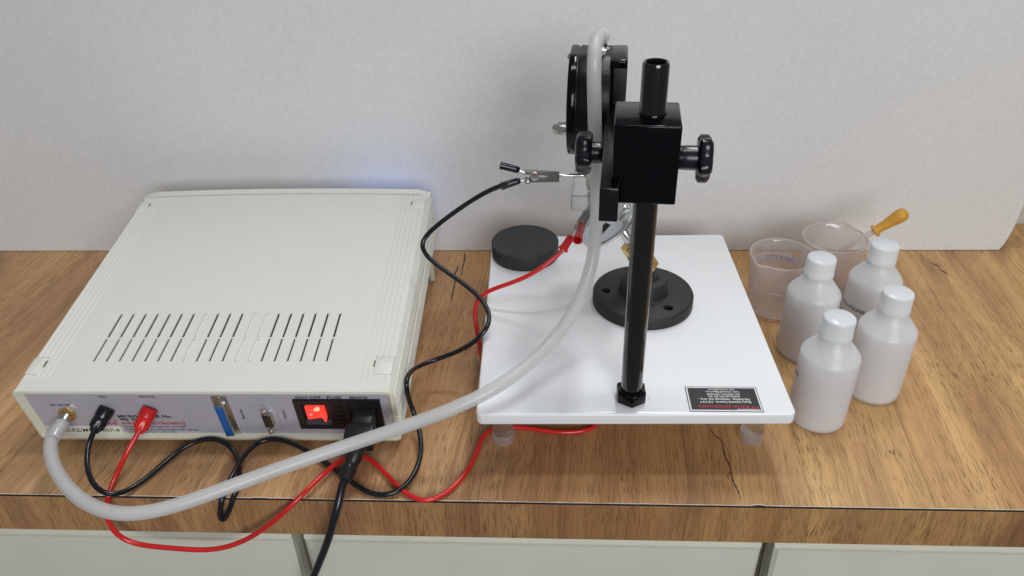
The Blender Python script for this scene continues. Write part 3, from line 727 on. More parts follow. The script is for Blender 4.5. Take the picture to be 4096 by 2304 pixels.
RED = [ (0.0101,0.1850,0.1280), (0.0028,0.1807,0.1226), (-0.0066,0.1765,0.1160), (-0.0160,0.1745,0.1099), (-0.0291,0.1746,0.1022), (-0.0422,0.1776,0.0950), (-0.0557,0.1822,0.0880), (-0.0657,0.1818,0.0820), (-0.0716,0.1815,0.0750), (-0.0732,0.1790,0.0680), (-0.0732,0.1757,0.0580), (-0.0720,0.1715,0.0500), (-0.0697,0.1665,0.0400), (-0.0686,0.1646,0.0200), (-0.0652,0.1537,0.0120), (-0.0486,0.1338,0.0040), (-0.0124,0.1074,0.0030), (0.0287,0.0980,0.0030), (0.0431,0.0916,0.0030), (0.0420,0.0874,0.0030), (0.0332,0.0812,0.0030), (0.0200,0.0772,0.0030), (0.0043,0.0782,0.0030), (-0.0138,0.0821,0.0030), (-0.0287,0.0853,0.0030), (-0.0437,0.0864,0.0030), (-0.0565,0.0823,0.0030), (-0.0615,0.0737,0.0030), (-0.0632,0.0586,0.0030), (-0.0663,0.0393,0.0030), (-0.0748,0.0192,0.0030), (-0.0846,0.0058,0.0030), (-0.0949,-0.0020,0.0030), (-0.1058,-0.0030,0.0030), (-0.1152,0.0016,0.0033), (-0.1260,0.0117,0.0036), (-0.1372,0.0246,0.0040), (-0.1488,0.0365,0.0044), (-0.1601,0.0463,0.0047), (-0.1692,0.0474,0.0049), (-0.1772,0.0431,0.0052), (-0.1855,0.0333,0.0055), (-0.1920,0.0152,0.0100), (-0.2021,-0.0084,0.0120), (-0.2214,-0.0135,-0.0085), (-0.2410,-0.0155,-0.0250), (-0.2612,-0.0160,-0.0386), (-0.2790,-0.0180,-0.0439), (-0.2960,-0.0190,-0.0431), (-0.3125,-0.0190,-0.0401), (-0.3308,-0.0180,-0.0409), (-0.3495,-0.0160,-0.0411), (-0.3587,-0.0165,-0.0340), (-0.3636,-0.0165,-0.0237), (-0.3644,-0.0160,-0.0110), (-0.3635,-0.0145,-0.0026), (-0.3625,-0.0112,0.0035), (-0.3667,0.0017,0.0050), (-0.3663,0.0124,0.0080), (-0.3637,0.0247,0.0130), (-0.3608,0.0372,0.0220), (-0.3529,0.0432,0.0310) ]
HOSE = [ (0.0414,0.2050,0.3120), (0.0412,0.2048,0.3165), (0.0392,0.1970,0.3168), (0.0374,0.1880,0.3208), (0.0351,0.1760,0.3243), (0.0329,0.1610,0.3252), (0.0319,0.1515,0.3192), (0.0315,0.1480,0.3138), (0.0319,0.1470,0.2952), (0.0327,0.1464,0.2798), (0.0336,0.1459,0.2639), (0.0346,0.1451,0.2434), (0.0361,0.1444,0.2222), (0.0376,0.1437,0.2002), (0.0377,0.1430,0.1774), (0.0371,0.1388,0.1654), (0.0356,0.1338,0.1513), (0.0321,0.1280,0.1350), (0.0260,0.1163,0.1224), (0.0180,0.1050,0.1117), (0.0074,0.0930,0.1015), (-0.0050,0.0810,0.0936), (-0.0201,0.0614,0.0908), (-0.0356,0.0458,0.0880), (-0.0543,0.0365,0.0815), (-0.0741,0.0314,0.0740), (-0.1000,0.0253,0.0657), (-0.1284,0.0215,0.0570), (-0.1596,0.0123,0.0510), (-0.1879,0.0021,0.0470), (-0.2157,-0.0081,0.0430), (-0.2422,-0.0198,0.0400), (-0.2677,-0.0326,0.0370), (-0.2849,-0.0394,0.0350), (-0.3028,-0.0443,0.0330), (-0.3215,-0.0464,0.0319), (-0.3387,-0.0439,0.0310), (-0.3577,-0.0358,0.0305), (-0.3776,-0.0233,0.0300), (-0.3961,-0.0080,0.0305), (-0.4127,0.0104,0.0310), (-0.4208,0.0238,0.0318), (-0.4249,0.0348,0.0324), (-0.4267,0.0448,0.0330), (-0.4261,0.0519,0.0345) ]
MAINS = [ (-0.1643,0.0188,0.0240), (-0.1658,0.0139,0.0190), (-0.1664,0.0076,0.0170), (-0.1666,-0.0048,0.0160), (-0.1710,-0.0100,0.0057), (-0.1747,-0.0160,-0.0052), (-0.1793,-0.0200,-0.0187), (-0.1858,-0.0220,-0.0351), (-0.1936,-0.0230,-0.0533), (-0.2004,-0.0240,-0.0687), (-0.2105,-0.0240,-0.0930) ]

def clip(parent, p_wire, p_sleeve_end, jaw, spread, up, mat, matsl):
    # crocodile clip from the wire end towards the jaw tip
    p0, p1, pj = Vector(p_wire), Vector(p_sleeve_end), Vector(jaw)

bl = thing('black_test_lead', 'black banana plug lead looping from CELL socket to the upper electrode clip', 'test lead')
test_plug(bl, w(-0.0893, 0.0040, 0.0400), BLACK[0], M['blackrub'])
b = new(); tube(b, settle(spline([Vector(BLACK[0]) * 0.6 + (w(-0.0893, 0.0040, 0.0400)) * 0.4] + smooth_path(BLACK, 1), 4), 0.00225), 0.00225, 12); obj('wire', b, M['blackrub'], bl)

rl = thing('red_test_lead', 'red banana plug lead from ARTICLE socket passing under the white board to a clip', 'test lead')
test_plug(rl, w(-0.0515, 0.0040, 0.0398), RED[-1], M['redpl'])
b = new(); tube(b, settle(spline(smooth_path(RED, 1) + [Vector(RED[-1]) * 0.6 + w(-0.0515, 0.0040, 0.0398) * 0.4], 4), 0.00215), 0.00215, 12); obj('wire', b, M['redpl'], rl)

def half_shell(bm, length, w0, w1, depth, teeth, mat):
    # stamped U-channel jaw, teeth along its inner edges
    t = bmesh.new(); n = 14; rows = []
    for k in range(n + 1):
        x = length * k / n; ww = w0 + (w1 - w0) * k / n; tz = 0.0006 * (k % 2) if k > n * 0.5 and teeth else 0
        rows.append([t.verts.new(p) for p in ((x, -ww, -tz), (x, -ww, depth * 0.7), (x, -ww * 0.55, depth), (x, ww * 0.55, depth), (x, ww, depth * 0.7), (x, ww, -tz))])
    for A, B in zip(rows, rows[1:]):
        for i in range(5): t.faces.new((A[i], A[i + 1], B[i + 1], B[i]))
    bmesh.ops.solidify(t, geom=t.faces[:], thickness=0.0003)
    return merge(bm, t, mat)
# black clip gripping the side electrode: lies in the x-z plane at y = 0.2
def place(o, d, up):
    d = Vector(d).normalized(); up = Vector(up); s = up.cross(d).normalized(); u2 = d.cross(s)
    return frame(o, d, s, u2)
Y0 = 0.2
b = new(); half_shell(b, 0.0305, 0.0026, 0.0020, 0.0034, True, place((-0.0235, Y0, 0.1985), (0.0300, 0, -0.0022), (0, 0, 1))); obj('clip_jaw', b, M['steel'], bl)
b = new(); half_shell(b, 0.0305, 0.0026, 0.0020, 0.0034, True, place((-0.0235, Y0, 0.1937), (0.0300, 0, -0.0004), (0, 0, -1))); obj('clip_jaw', b, M['steel'], bl)
b = new(); cyl(b, 0.0042, -0.0030, 0.0030, 0.0003, T(-0.0150, Y0, 0.1966) @ RX(PI / 2), 24); obj('clip_hinge', b, M['steel'], bl)
b = new(); cyl(b, 0.0013, -0.0036, 0.0036, 0.0002, T(-0.0150, Y0, 0.1985) @ RX(PI / 2), 16); obj('clip_rivet', b, M['copper'], bl)
b = new(); cyl(b, 0.0021, -0.004, 0.004, 0.0004, T(-0.0210, Y0, 0.1908) @ RX(PI / 2), 18); cyl(b, 0.0015, 0.004, 0.0052, 0.0003, T(-0.0210, Y0, 0.1908) @ RX(PI / 2), 18); obj('clip_screw', b, M['chrome'], bl)
m = along((-0.0290, Y0, 0.2018), (-0.0450, Y0, 0.2064)); b = new(); lathe(b, [(0.0020, -0.001), (0.0030, 0.0005), (0.0031, 0.003), (0.0034, 0.0168), (0.0027, 0.0168), (0.0024, 0.004), (0, 0.004)], 24, m); obj('clip_sleeve', b, M['navypl'], bl)
b = new(); tube(b, [(-0.0225, Y0, 0.1985), (-0.0260, Y0, 0.2005), (-0.0310, Y0, 0.2025)], 0.0014, 8); obj('clip_handle', b, M['steel'], bl)
m = along((-0.0285, Y0, 0.1915), (-0.0458, Y0 - 0.004, 0.1874)); b = new(); lathe(b, [(0.0020, -0.001), (0.0030, 0.0005), (0.0031, 0.003), (0.0036, 0.0174), (0.0028, 0.0174), (0.0024, 0.006), (0, 0.006)], 24, m); obj('clip_sleeve', b, M['navypl'], bl)
b = new(); tube(b, [(-0.0200, Y0, 0.1925), (-0.0250, Y0, 0.1917), (-0.0310, Y0, 0.1912)], 0.0014, 8); obj('clip_handle', b, M['steel'], bl)
# red clip gripping the lower electrode pin, handles towards the camera
J = Vector((0.0350, 0.1900, 0.1690)); Wd = Vector(RED[0])
B1, B2, E2 = Vector((0.0182, 0.1900, 0.1401)), Vector((0.0275, 0.1870, 0.1540)), Vector((0.0228, 0.1640, 0.1510))
side = Vector((0.62, -0.72, 0.20))
for s_, Bp, Ep in ((1, B2, E2), (-1, B1, Wd - (Wd - B1).normalized() * 0.0004)):
    ax = ((B1 * 0.5 + B2 * 0.5) - J).normalized(); sd = (side - ax * side.dot(ax)).normalized()
    b = new(); half_shell(b, 0.0235, 0.0024, 0.0033, 0.0034, True, place(J + sd * 0.0005 * s_, ax, sd * s_)); obj('clip_jaw', b, M['steel'], rl)
    b = new(); tube(b, [J + ax * 0.018 + sd * 0.0022 * s_, Bp - (Ep - Bp).normalized() * 0.002, Bp * 0.6 + Ep * 0.4], 0.0016, 8); obj('clip_handle', b, M['steel'], rl)
    m2 = along(Bp, Ep); Ls = (Ep - Bp).length
    b = new(); lathe(b, [(0.0026, -0.0006), (0.0036, 0.0008), (0.0038, Ls - 0.0034), (0.0047, Ls - 0.0016), (0.0048, Ls), (0.0036, Ls), (0.0030, Ls - 0.008), (0, Ls - 0.008)], 32, m2); obj('clip_sleeve', b, M['redpl'], rl)
hp_ = J + ax * 0.0185
b = new(); cyl(b, 0.0019, -0.0042, 0.0042, 0.0003, along(hp_, hp_ + ax.cross(sd)), 16); obj('clip_hinge', b, M['steel'], rl)

# mains cord with moulded connector
mc = thing('mains_cord', 'thick black mains cord with moulded connector plugged into the MAINS inlet', 'power cord')
ev = (BOXM.to_3x3() @ Vector((0, 1, 0))).normalized(); eu = (BOXM.to_3x3() @ Vector((1, 0, 0))).normalized(); ew = (BOXM.to_3x3() @ Vector((0, 0, 1))).normalized()
PL = BOXM @ frame((0.1352, 0.0060, 0.0335), (1, 0, 0), (0, 0, 1), (0, -1, 0))     # z runs out of the panel
def loft(bm, secs, mat, w=0.0008):
    t = bmesh.new(); rows = [[t.verts.new((x, y, z)) for x, y in rrect(cx - a, cx + a, cy - c, cy + c, min(a, c) * rr, 4)] for cx, cy, a, c, z, rr in secs]
    for A, B in zip(rows, rows[1:]):
        for i in range(len(A)): t.faces.new((A[i], A[(i + 1) % len(A)], B[(i + 1) % len(A)], B[i]))
    t.faces.new(rows[0][::-1]); t.faces.new(rows[-1]); bmesh.ops.recalc_face_normals(t, faces=t.faces)
    return merge(bm, t, mat)
b = new(); loft(b, [(0, 0, 0.0098, 0.0082, -0.004, 0.2), (0, 0, 0.0098, 0.0082, 0.0060, 0.2), (0, -0.0002, 0.0092, 0.0075, 0.0075, 0.25), (-0.0005, -0.0010, 0.0086, 0.0070, 0.0190, 0.25)], PL); obj('connector_body', b, M['blackpl'], mc)
b = new(); loft(b, [(-0.0005, -0.0012, 0.0122, 0.0090, 0.0190, 0.25), (-0.0005, -0.0013, 0.0126, 0.0094, 0.0205, 0.25), (-0.001, -0.002, 0.0120, 0.0088, 0.0330, 0.3), (-0.001, -0.002, 0.0113, 0.0082, 0.0342, 0.3)], PL); obj('connector_flange', b, M['blackpl'], mc)
sr0 = PL @ Vector((-0.001, -0.003, 0.034)); sr1 = Vector((-0.1672, 0.0050, 0.0185))
m = along(sr0, sr1); Lr = (sr1 - sr0).length
b = new(); lathe(b, [(0, -0.006), (0.0072, -0.006), (0.0072, 0.002), (0.0066, Lr * 0.45), (0.0058, Lr * 0.5), (0.0058, Lr * 0.62), (0.0066, Lr * 0.66), (0.0058, Lr), (0.0034, Lr + 0.001), (0, Lr + 0.001)], 32, m); obj('strain_relief', b, M['blackpl'], mc)
b = new(); tube(b, spline([sr1 - (sr1 - sr0).normalized() * 0.006, sr1 + (sr1 - sr0).normalized() * 0.004] + [Vector(p) for p in MAINS[4:]] + [Vector((-0.232, -0.026, -0.17)), Vector((-0.252, -0.03, -0.30)), Vector((-0.262, -0.034, -0.46))], 6), 0.00325, 16); obj('cord', b, M['blackrub'], mc)

# frosted air hose
hz = thing('air_hose', 'frosted air hose arching from the box outlet over the black head', 'hose')
hs = smooth_path(HOSE[2:-1], 2); hp = [Vector(HOSE[0]), Vector(HOSE[1])] + hs + [w(-0.1272, -0.0130, 0.0330), w(-0.1270, -0.0075, 0.0332)]
b = new(); tube(b, spline(hp, 6), lambda t: 0.00545 if t < 0.972 else 0.00545 + 0.0004 * min(1, (t - 0.972) / 0.01), 22, inner=0.0036); obj('tubing', b, M['hose'], hz)
mm = along(w(-0.1270, -0.0078, 0.0332), w(-0.1272, -0.0130, 0.0330))
b = new(); lathe(b, [(0.0046, -0.0012), (0.0058, 0.0), (0.0060, 0.003), (0.0057, 0.006), (0.0061, 0.008), (0.0060, 0.012), (0.0056, 0.015), (0.0047, 0.0155)], 28, mm); obj('hose_cuff', b, M['hose'], hz)

# ================================================================== TEST STAND
RRECT = lambda a, b_, c, d, r: rrect(a, b_, c, d, r, 8)
PZ = 0.06437
stand = thing('test_stand', 'white acrylic board on clear legs carrying a black rod, clamp block and round head', 'test stand', T(0.06506, 0.05553, 0))
STI = stand.matrix_world.inverted()
PB = STI @ T(0.06708, 0.03608, 0) @ RZ(0.01738)
b = new(); prism(b, [(x, y) for x, y in [(c[0], c[1]) for c in RRECT(-0.1275, 0.1275, 0.0, 0.29069, 0.0055)]], PZ - 0.01173, PZ, 0.0022, PB, 4); obj('board', b, M['acrylic'], stand, True, 50)
for x, y in ((-0.1087, 0.0384), (0.1087, 0.0384), (-0.1087, 0.2523), (0.1087, 0.2523)):
    b = new(); cyl(b, 0.0099, 0.0105, PZ - 0.0119, 0.0003, PB @ T(x, y, 0), 40); lg = obj('leg', b, M['glass'], stand)
    b = new(); cyl(b, 0.0099, 0.0002, 0.0104, 0.0006, PB @ T(x, y, 0), 40); obj('leg_reflection_end', b, M['leg_reflection'], lg)  # hazy end piece paints in the pale reflection of the leg's bottom face
# rounded corners come from the wide bevel; rod, nuts
b = new(); lathe(b, [(0.0060, PZ), (0.00863, PZ), (0.00863, 0.3386), (0.0080, 0.3402), (0.0071, 0.3404), (0.0063, 0.3396), (0.0060, 0.3300), (0.0060, 0.20), (0, 0.20)], 56); obj('rod', b, M['rodblack'], stand)
b = new(); prism(b, hexpoly(0.0131, PI / 6), PZ + 0.0002, PZ + 0.0105, 0.0009); lathe(b, [(0.0088, PZ + 0.0105), (0.0104, PZ + 0.0105), (0.0098, PZ + 0.0122), (0.0088, PZ + 0.0122)], 40); obj('hex_nut', b, M['enamel'], stand)
b = new(); prism(b, hexpoly(0.0100, 0.2), PZ - 0.0200, PZ - 0.0119, 0.0008); cyl(b, 0.0050, PZ - 0.025, PZ - 0.02, 0.0006); obj('under_nut', b, M['chrome'], stand)
A5 = RZ(-math.radians(5.2))
b = new(); box(b, -0.0240, 0.0181, -0.0232, 0.0208, 0.2530, 0.3073, 0.0011, A5); lathe(b, [(0.0086, 0.3072), (0.0096, 0.3072), (0.0092, 0.3082), (0.0086, 0.3083)], 40); obj('clamp_block', b, M['enamel'], stand, True, 50)
b = new(); box(b, -0.0313, -0.0188, -0.0310, 0.1650, 0.2430, 0.2672, 0.0008, A5); obj('arm', b, M['enamel_rough'], stand, True, 50)
def knob(parent, x0, x1, x2, v, z, sgn):
    m = A5 @ T(0, v, z) @ RY(PI / 2)
    b = new(); L0, L1 = (x0, x1) if x0 < x1 else (x1, x0)
    lathe(b, [(0, L0), (0.0072, L0), (0.0078, L0 + 0.0012), (0.0082, (L0 + L1) / 2), (0.0082, L1), (0, L1)] if sgn > 0 else [(0, L0), (0.0082, L0), (0.0082, (L0 + L1) / 2), (0.0078, L1 - 0.0012), (0.0072, L1), (0, L1)], 36, m)
    kn = obj('clamp_knob', b, M['bakelite'], parent)
    b = new(); t = x2 - x1; e = 0.0018 * (1 if t > 0 else -1)
    f = lambda r, z, a: (r * (1 + (0.13 * math.cos(5 * a + 0.9) if r > 0.006 else 0)), z)
    lathe(b, [(0, x1), (0.0125, x1), (0.0148, x1 + e), (0.0148, x2 - e * 1.7), (0.0126, x2 - e * 0.5), (0.0070, x2), (0, x2 + e * 0.2)], 60, m, fn=f); obj('knob_head', b, M['bakelite'], kn, True, 50)
knob(stand, -0.0314, -0.0398, -0.0525, 0.0560, 0.2545, -1)
knob(stand, 0.0181, 0.0312, 0.0410, -0.0010, 0.2772, 1)
# head: round body with a flat on top, cover plate, square carrier
VC, ZC, RH, ZT = 0.1495, 0.2612, 0.0450, 0.3040
def flat_round(r, zt, n=72):
    out = []
    for k in range(n):
        a = 2 * PI * k / n; x, y = r * math.cos(a), r * math.sin(a)
        if ZC + y > zt: 
            yy = zt - ZC; xm = math.sqrt(max(0, r * r - yy * yy)); x = max(-xm, min(xm, x * 1.0)); y = yy
        out.append((x, y))
    q = []
    for p in out:
        if not q or (Vector(p) - Vector(q[-1])).length > 0.0006: q.append(p)
    return q
SM = A5 @ frame((0, VC, ZC), (0, 1, 0), (0, 0, 1), (1, 0, 0))     # profile plane (v, z), thickness along u
b = new(); prism(b, flat_round(RH, ZT), -0.0556, -0.0290, 0.0012, SM); head = obj('head', b, M['enamel_matte'], stand, True, 50)
b = new(); prism(b, flat_round(RH + 0.0002, ZT), -0.0632, -0.0564, 0.0010, SM); obj('cover_plate', b, M['enamel'], head, True, 50)
b = new(); prism(b, flat_round(RH - 0.0015, ZT - 0.001), -0.0566, -0.0554, 0.0, SM); obj('gasket', b, M['blackpl'], head, True, 50)
b = new(); box(b, -0.0300, -0.0165, VC - 0.0275, VC + 0.0160, 0.2674, ZT + 0.0001, 0.0024, A5, 3); obj('carrier', b, M['enamel'], head, True, 50)
b = new(); box(b, -0.0272, -0.0172, VC - 0.0279, VC - 0.0270, 0.2680, 0.2975, 0.0004, A5); obj('carrier_window', b, M['pvc'], head)
ml = A5 @ T(-0.0632, VC + 0.000, 0.2360) @ RY(-PI / 2)
b = new(); prism(b, hexpoly(0.0060, 0.1), 0.0, 0.0105, 0.0006, ml); lathe(b, [(0.0050, 0.0102), (0.0048, 0.0125), (0.0038, 0.0146), (0.0020, 0.0158), (0, 0.0161)], 28, ml); obj('acorn_nut', b, M['chrome'], head)
ml = A5 @ T(-0.0632, VC + 0.004, 0.2965) @ RY(-PI / 2)
b = new(); lathe(b, [(0.0042, 0.0), (0.0040, 0.0012), (0.0028, 0.0026), (0, 0.0031)], 24, ml); obj('dome_bolt', b, M['chrome'], head)
nz = STI @ Vector((0.0414, 0.2050, 0))
b = new(); prism(b, hexpoly(0.0058), 0.3036, 0.3066, 0.0005, T(nz.x, nz.y, 0)); cyl(b, 0.0036, 0.3066, 0.3180, 0.0004, T(nz.x, nz.y, 0), 24); obj('hose_nozzle', b, M['chrome'], head)
# clear electrode holder under the head, with its rods
Q = STI
b = new(); box(b, 0.0186, 0.0435, 0.1725, 0.2640, 0.1757, 0.1900, 0.0009, Q @ T(0.0186, 0.1725, 0) @ RZ(-0.09) @ T(-0.0206, -0.1725, 0), 1); hold = obj('electrode_holder', b, M['glass'], stand, False)
hold.data.materials.append(M['glass_edge_dark'])
for f in hold.data.polygons:
    if f.area < 0.00016: f.material_index = 1
b = new(); cyl(b, 0.0019, 0.0, 0.034, 0.0002, Q @ T(-0.0030, 0.2035, 0.1945) @ RY(PI / 2), 20); obj('side_electrode', b, M['chrome'], hold)
b = new(); cyl(b, 0.0056, 0.1845, 0.2180, 0.0004, Q @ T(0.0362, 0.198, 0), 28); obj('electrode_tube', b, M['steel'], hold)
b = new(); lathe(b, [(0, 0.166), (0.0026, 0.166), (0.0026, 0.176), (0.0042, 0.177), (0.0042, 0.181), (0.0030, 0.1845), (0, 0.1845)], 24, Q @ T(0.0362, 0.196, 0)); obj('lower_pin', b, M['steel'], hold)
# nameplate, upside down as seen from the front
b = new(); box(b, 0.1108, 0.1690, 0.0398, 0.0700, PZ + 0.0001, PZ + 0.0003, 0, Q); npl = obj('nameplate', b, M['ink'], stand, False)
b = new()
for q in ((0.1114, 0.1684, 0.0404, 0.0694),): box(b, *q, PZ + 0.0003, PZ + 0.00035, 0, Q)
obj('plate_border', b, M['ink_white'], npl, False)
b = new(); box(b, 0.1126, 0.1673, 0.0419, 0.0683, PZ + 0.00035, PZ + 0.0004, 0, Q); obj('plate_ground', b, M['ink'], npl, False)
def ltxt(body, y, x1, x0, mat='ink_white', bold=0.0, h=0.0022):
    # reads from the far side: text x axis points to -x
    return lettering(body, M[mat], Q @ frame((x1, y, PZ + 0.00055), (-1, 0, 0), (0, -1, 0), (0, 0, 1)), x1 - x0, parent=npl, bold=bold, height=h)
ltxt('Manufactured by :', 0.0430, 0.1660, 0.1475, bold=0.015, h=0.0022)
ltxt('Ke', 0.0462, 0.1656, 0.1602, 'ink_red', 0.01, 0.0042)
ltxt('Kiran Electronics', 0.0468, 0.1582, 0.1183, 'ink_red', 0.02, 0.0036)
ltxt('Empire Industrial Centrum , 310 E & F', 0.0520, 0.1612, 0.1206, bold=0.018, h=0.0023)
ltxt('Pala Building , Ambernath Indl. Area ,', 0.0553, 0.1608, 0.1200, bold=0.018, h=0.0023)
ltxt('Ambernath (W) 421 501', 0.0586, 0.1538, 0.1282, bold=0.018, h=0.0021)
ltxt('Mob.: 9892637514 / 9892198390', 0.0614, 0.1540, 0.1276, bold=0.012, h=0.0020)
ltxt('E-mail : kiranelect95@gmail.com', 0.0643, 0.1540, 0.1270, bold=0.012, h=0.0020)
ltxt('Web : www.kiranelect.com', 0.0671, 0.1506, 0.1292, bold=0.012, h=0.0020)

b = new()
for x, y, r in ((0.0797, 0.055, 0.0005), (0.1096, 0.0513, 0.0004), (0.1055, 0.0817, 0.00035), (0.0542, 0.0622, 0.0003), (0.0363, 0.0542, 0.0003), (-0.02, 0.15, 0.0003), (0.12, 0.13, 0.0003)):
    lathe(b, [(0, PZ + 0.00012), (r, PZ + 0.0001)], 7, Q @ T(x, y, 0))
sk = obj('dirt_specks', b, M['gap'], stand, False); sk['kind'] = 'stuff'

# ================================================================== SAMPLE STAGE ON THE BOARD
FT = 0.01192
stage = thing('sample_stage', 'black cast flange holding a tilted aluminium disc on a brass joint', 'sample stage', T(0.08821, 0.19634, PZ + 0.0001))
b = new(); R1 = 0.04791
lathe(b, [(0, 0), (R1, 0), (R1, FT - 0.0022), (R1 - 0.0008, FT - 0.0007), (R1 - 0.0025, FT), (0.0262, FT), (0.0238, FT + 0.0010), (0.0226, FT + 0.0036), (0.0222, FT + 0.0150), (0.0214, FT + 0.0162), (0.0150, FT + 0.0164), (0.0138, FT + 0.0172), (0.0134, FT + 0.0205), (0.0128, FT + 0.0212), (0, FT + 0.0212)], 72)
fl = obj('flange', b, M['pvc'], stage, True, 40)
cut = new()
for x, y in ((-0.0354, 0.0003), (0.0204, -0.0286), (0.0200, 0.0300)):
    cyl(cut, 0.0044, FT - 0.005, FT + 0.01, 0, T(x, y, 0), 28)
cm = bpy.data.meshes.new('cut'); cut.to_mesh(cm); cut.free(); co = bpy.data.objects.new('cut', cm); COL.objects.link(co); co.matrix_world = stage.matrix_world
md = fl.modifiers.new('b', 'BOOLEAN'); md.operation = 'DIFFERENCE'; md.object = co; md.solver = 'EXACT'
dg = bpy.context.evaluated_depsgraph_get(); dg.update()
nm = bpy.data.meshes.new_from_object(fl.evaluated_get(dg)); old = fl.data; fl.modifiers.clear(); fl.data = nm; nm.name = 'flange'
nm.shade_smooth(); nm.set_sharp_from_angle(angle=math.radians(40))
bpy.data.objects.remove(co); bpy.data.meshes.remove(old)
b = new()
for k in range(9):
    a = random.uniform(0, 2 * PI); r = random.uniform(0.029, 0.043)
    q = [b.verts.new((r * math.cos(a) + random.uniform(0.2, 1) * 0.0011 * math.cos(t), r * math.sin(a) + random.uniform(0.2, 1) * 0.0007 * math.sin(t), FT + 0.0001)) for t in (0, 1, 2.2, 3.1, 4, 5.2)]
    b.faces.new(q)
sm_ = obj('scuff_marks', b, M['scuff'], fl, False); sm_['kind'] = 'stuff'
SI = stage.matrix_world.inverted()
nrm = Vector((-0.60, -0.10, 0.79)).normalized(); dc = SI @ Vector((0.0520, 0.2000, 0.1480))
dm = place(dc, Vector((0, -1, 0)).cross(nrm).cross(nrm) if False else nrm.cross(Vector((0, 1, 0))).normalized(), nrm)
b = new(); lathe(b, [(0, -0.0010), (0.0270, -0.0010), (0.0288, -0.0005), (0.0290, 0.0020), (0.0280, 0.0026), (0.0262, 0.0026), (0.0256, 0.0012), (0, 0.0012)], 64, dm); disc = obj('stage_disc', b, M['alu'], stage)
b = new(); cp = dm.inverted() @ (SI @ Vector((0.0500, 0.194, 0.1390))); box(b, -0.0085, 0.0085, -0.0042, 0.0042, 0.0011, 0.0018, 0.0003, dm @ T(cp.x, cp.y, 0) @ RZ(0.5)); obj('disc_slot', b, M['inside'], disc)
b = new(); p0 = SI @ Vector((0.0605, 0.190, 0.1590)); p1 = SI @ Vector((0.0671, 0.185, 0.1729)); cyl(b, 0.0031, 0, (p1 - p0).length, 0.0008, along(p0, p1), 20); obj('stage_pin', b, M['chrome'], disc)
b = new(); cyl(b, 0.0170, -0.0070, -0.0012, 0.001, dm @ T(-0.007, 0, 0), 40); obj('rubber_ring', b, M['pvc'], stage)
j0 = dm @ Vector((-0.007, 0, -0.0070)); j1 = Vector((0.0, 0.0, FT + 0.0300)); 
m = along(j0, j1); Lj = (j1 - j0).length
b = new(); prism(b, hexpoly(0.0072), 0, 0.006, 0.0005, m); cyl(b, 0.0050, 0.006, Lj * 0.6, 0.0004, m, 24); obj('joint_nut', b, M['chrome'], stage)
b = new(); prism(b, hexpoly(0.0115, 0.4), Lj * 0.45, Lj + 0.006, 0.0008, m); obj('brass_joint', b, M['brass'], stage)
b = new(); cyl(b, 0.0062, FT + 0.0200, FT + 0.0345, 0.0005, I4, 28); obj('joint_stud', b, M['brass'], stage)

# ================================================================== RUBBER DISC
b = new(); lathe(b, [(0, 0), (0.0350, 0), (0.0356, 0.0008), (0.0356, 0.01575), (0.0352, 0.0163), (0.0346, 0.01645), (0, 0.01645)], 72)
rd = tag(obj('rubber_disc', b, M['rubber']), 'plain dark grey rubber disc lying on the back corner of the white board', 'disc')
rd.location = (-0.02789, 0.28543, PZ + 0.0001)

# ================================================================== BOTTLES
def make_bottle(label, loc):
    t = thing('plastic_bottle', label, 'bottle', T(*loc), 'white capped plastic bottles beside the board')
    R = 0.02485
    prof = [(0, 0.0006), (0.0190, 0.0004), (0.0225, 0.0), (0.0240, 0.0010), (0.0247, 0.0032), (R, 0.006), (R, 0.0690), (0.0247, 0.0706), (0.0241, 0.0723), (0.0230, 0.0740), (0.0185, 0.0798), (0.0148, 0.0848), (0.0138, 0.0866), (0.0131, 0.0885), (0.0122, 0.0900), (0.0115, 0.0905)]
    inn = [(max(0, r - 0.0009), z + (0.0010 if z < 0.003 else 0)) for r, z in prof[::-1]]
    b = new(); lathe(b, prof + inn, 64); obj('bottle_body', b, M['bottle'], t, True, 60)
    b = new(); rc = [(0.0118, 0.0906), (0.0134, 0.0906), (0.0136, 0.0912), (0.0135, 0.0950), (0.0132, 0.0954), (0.01315, 0.1078), (0.0128, 0.1092), (0.0119, 0.1099), (0, 0.1099)]
    lathe(b, rc, 72, fn=lambda r, z, a: (r * (1 + (0.004 * math.cos(60 * a) if 0.0953 < z < 0.108 and r > 0.013 else 0)), z)); obj('cap', b, M['cap'], t, True, 50)
    b = new(); lathe(b, [(0, 0.0018), (0.0220, 0.0018), (0.0236, 0.0040), (0.0238, 0.0065), (0.0238, LV), (0, LV)], 48); obj('solution', b, M['solution'], t)
    return t
BT = [((0.23964, 0.10698, 0), 'capped translucent bottle standing nearest the front, at the white board corner', 0.060),
      ((0.30119, 0.14499, 0), 'rightmost capped translucent bottle, just behind the front one', 0.063),
      ((0.25287, 0.20339, 0), 'capped translucent bottle standing in front of the beaker with the paper strip', 0.062),
      ((0.31934, 0.22806, 0), 'rearmost capped translucent bottle with black printed lettering, beside the dropper', 0.066)]
bots = []
for loc, lab, LV in BT: bots.append(make_bottle(lab, loc))
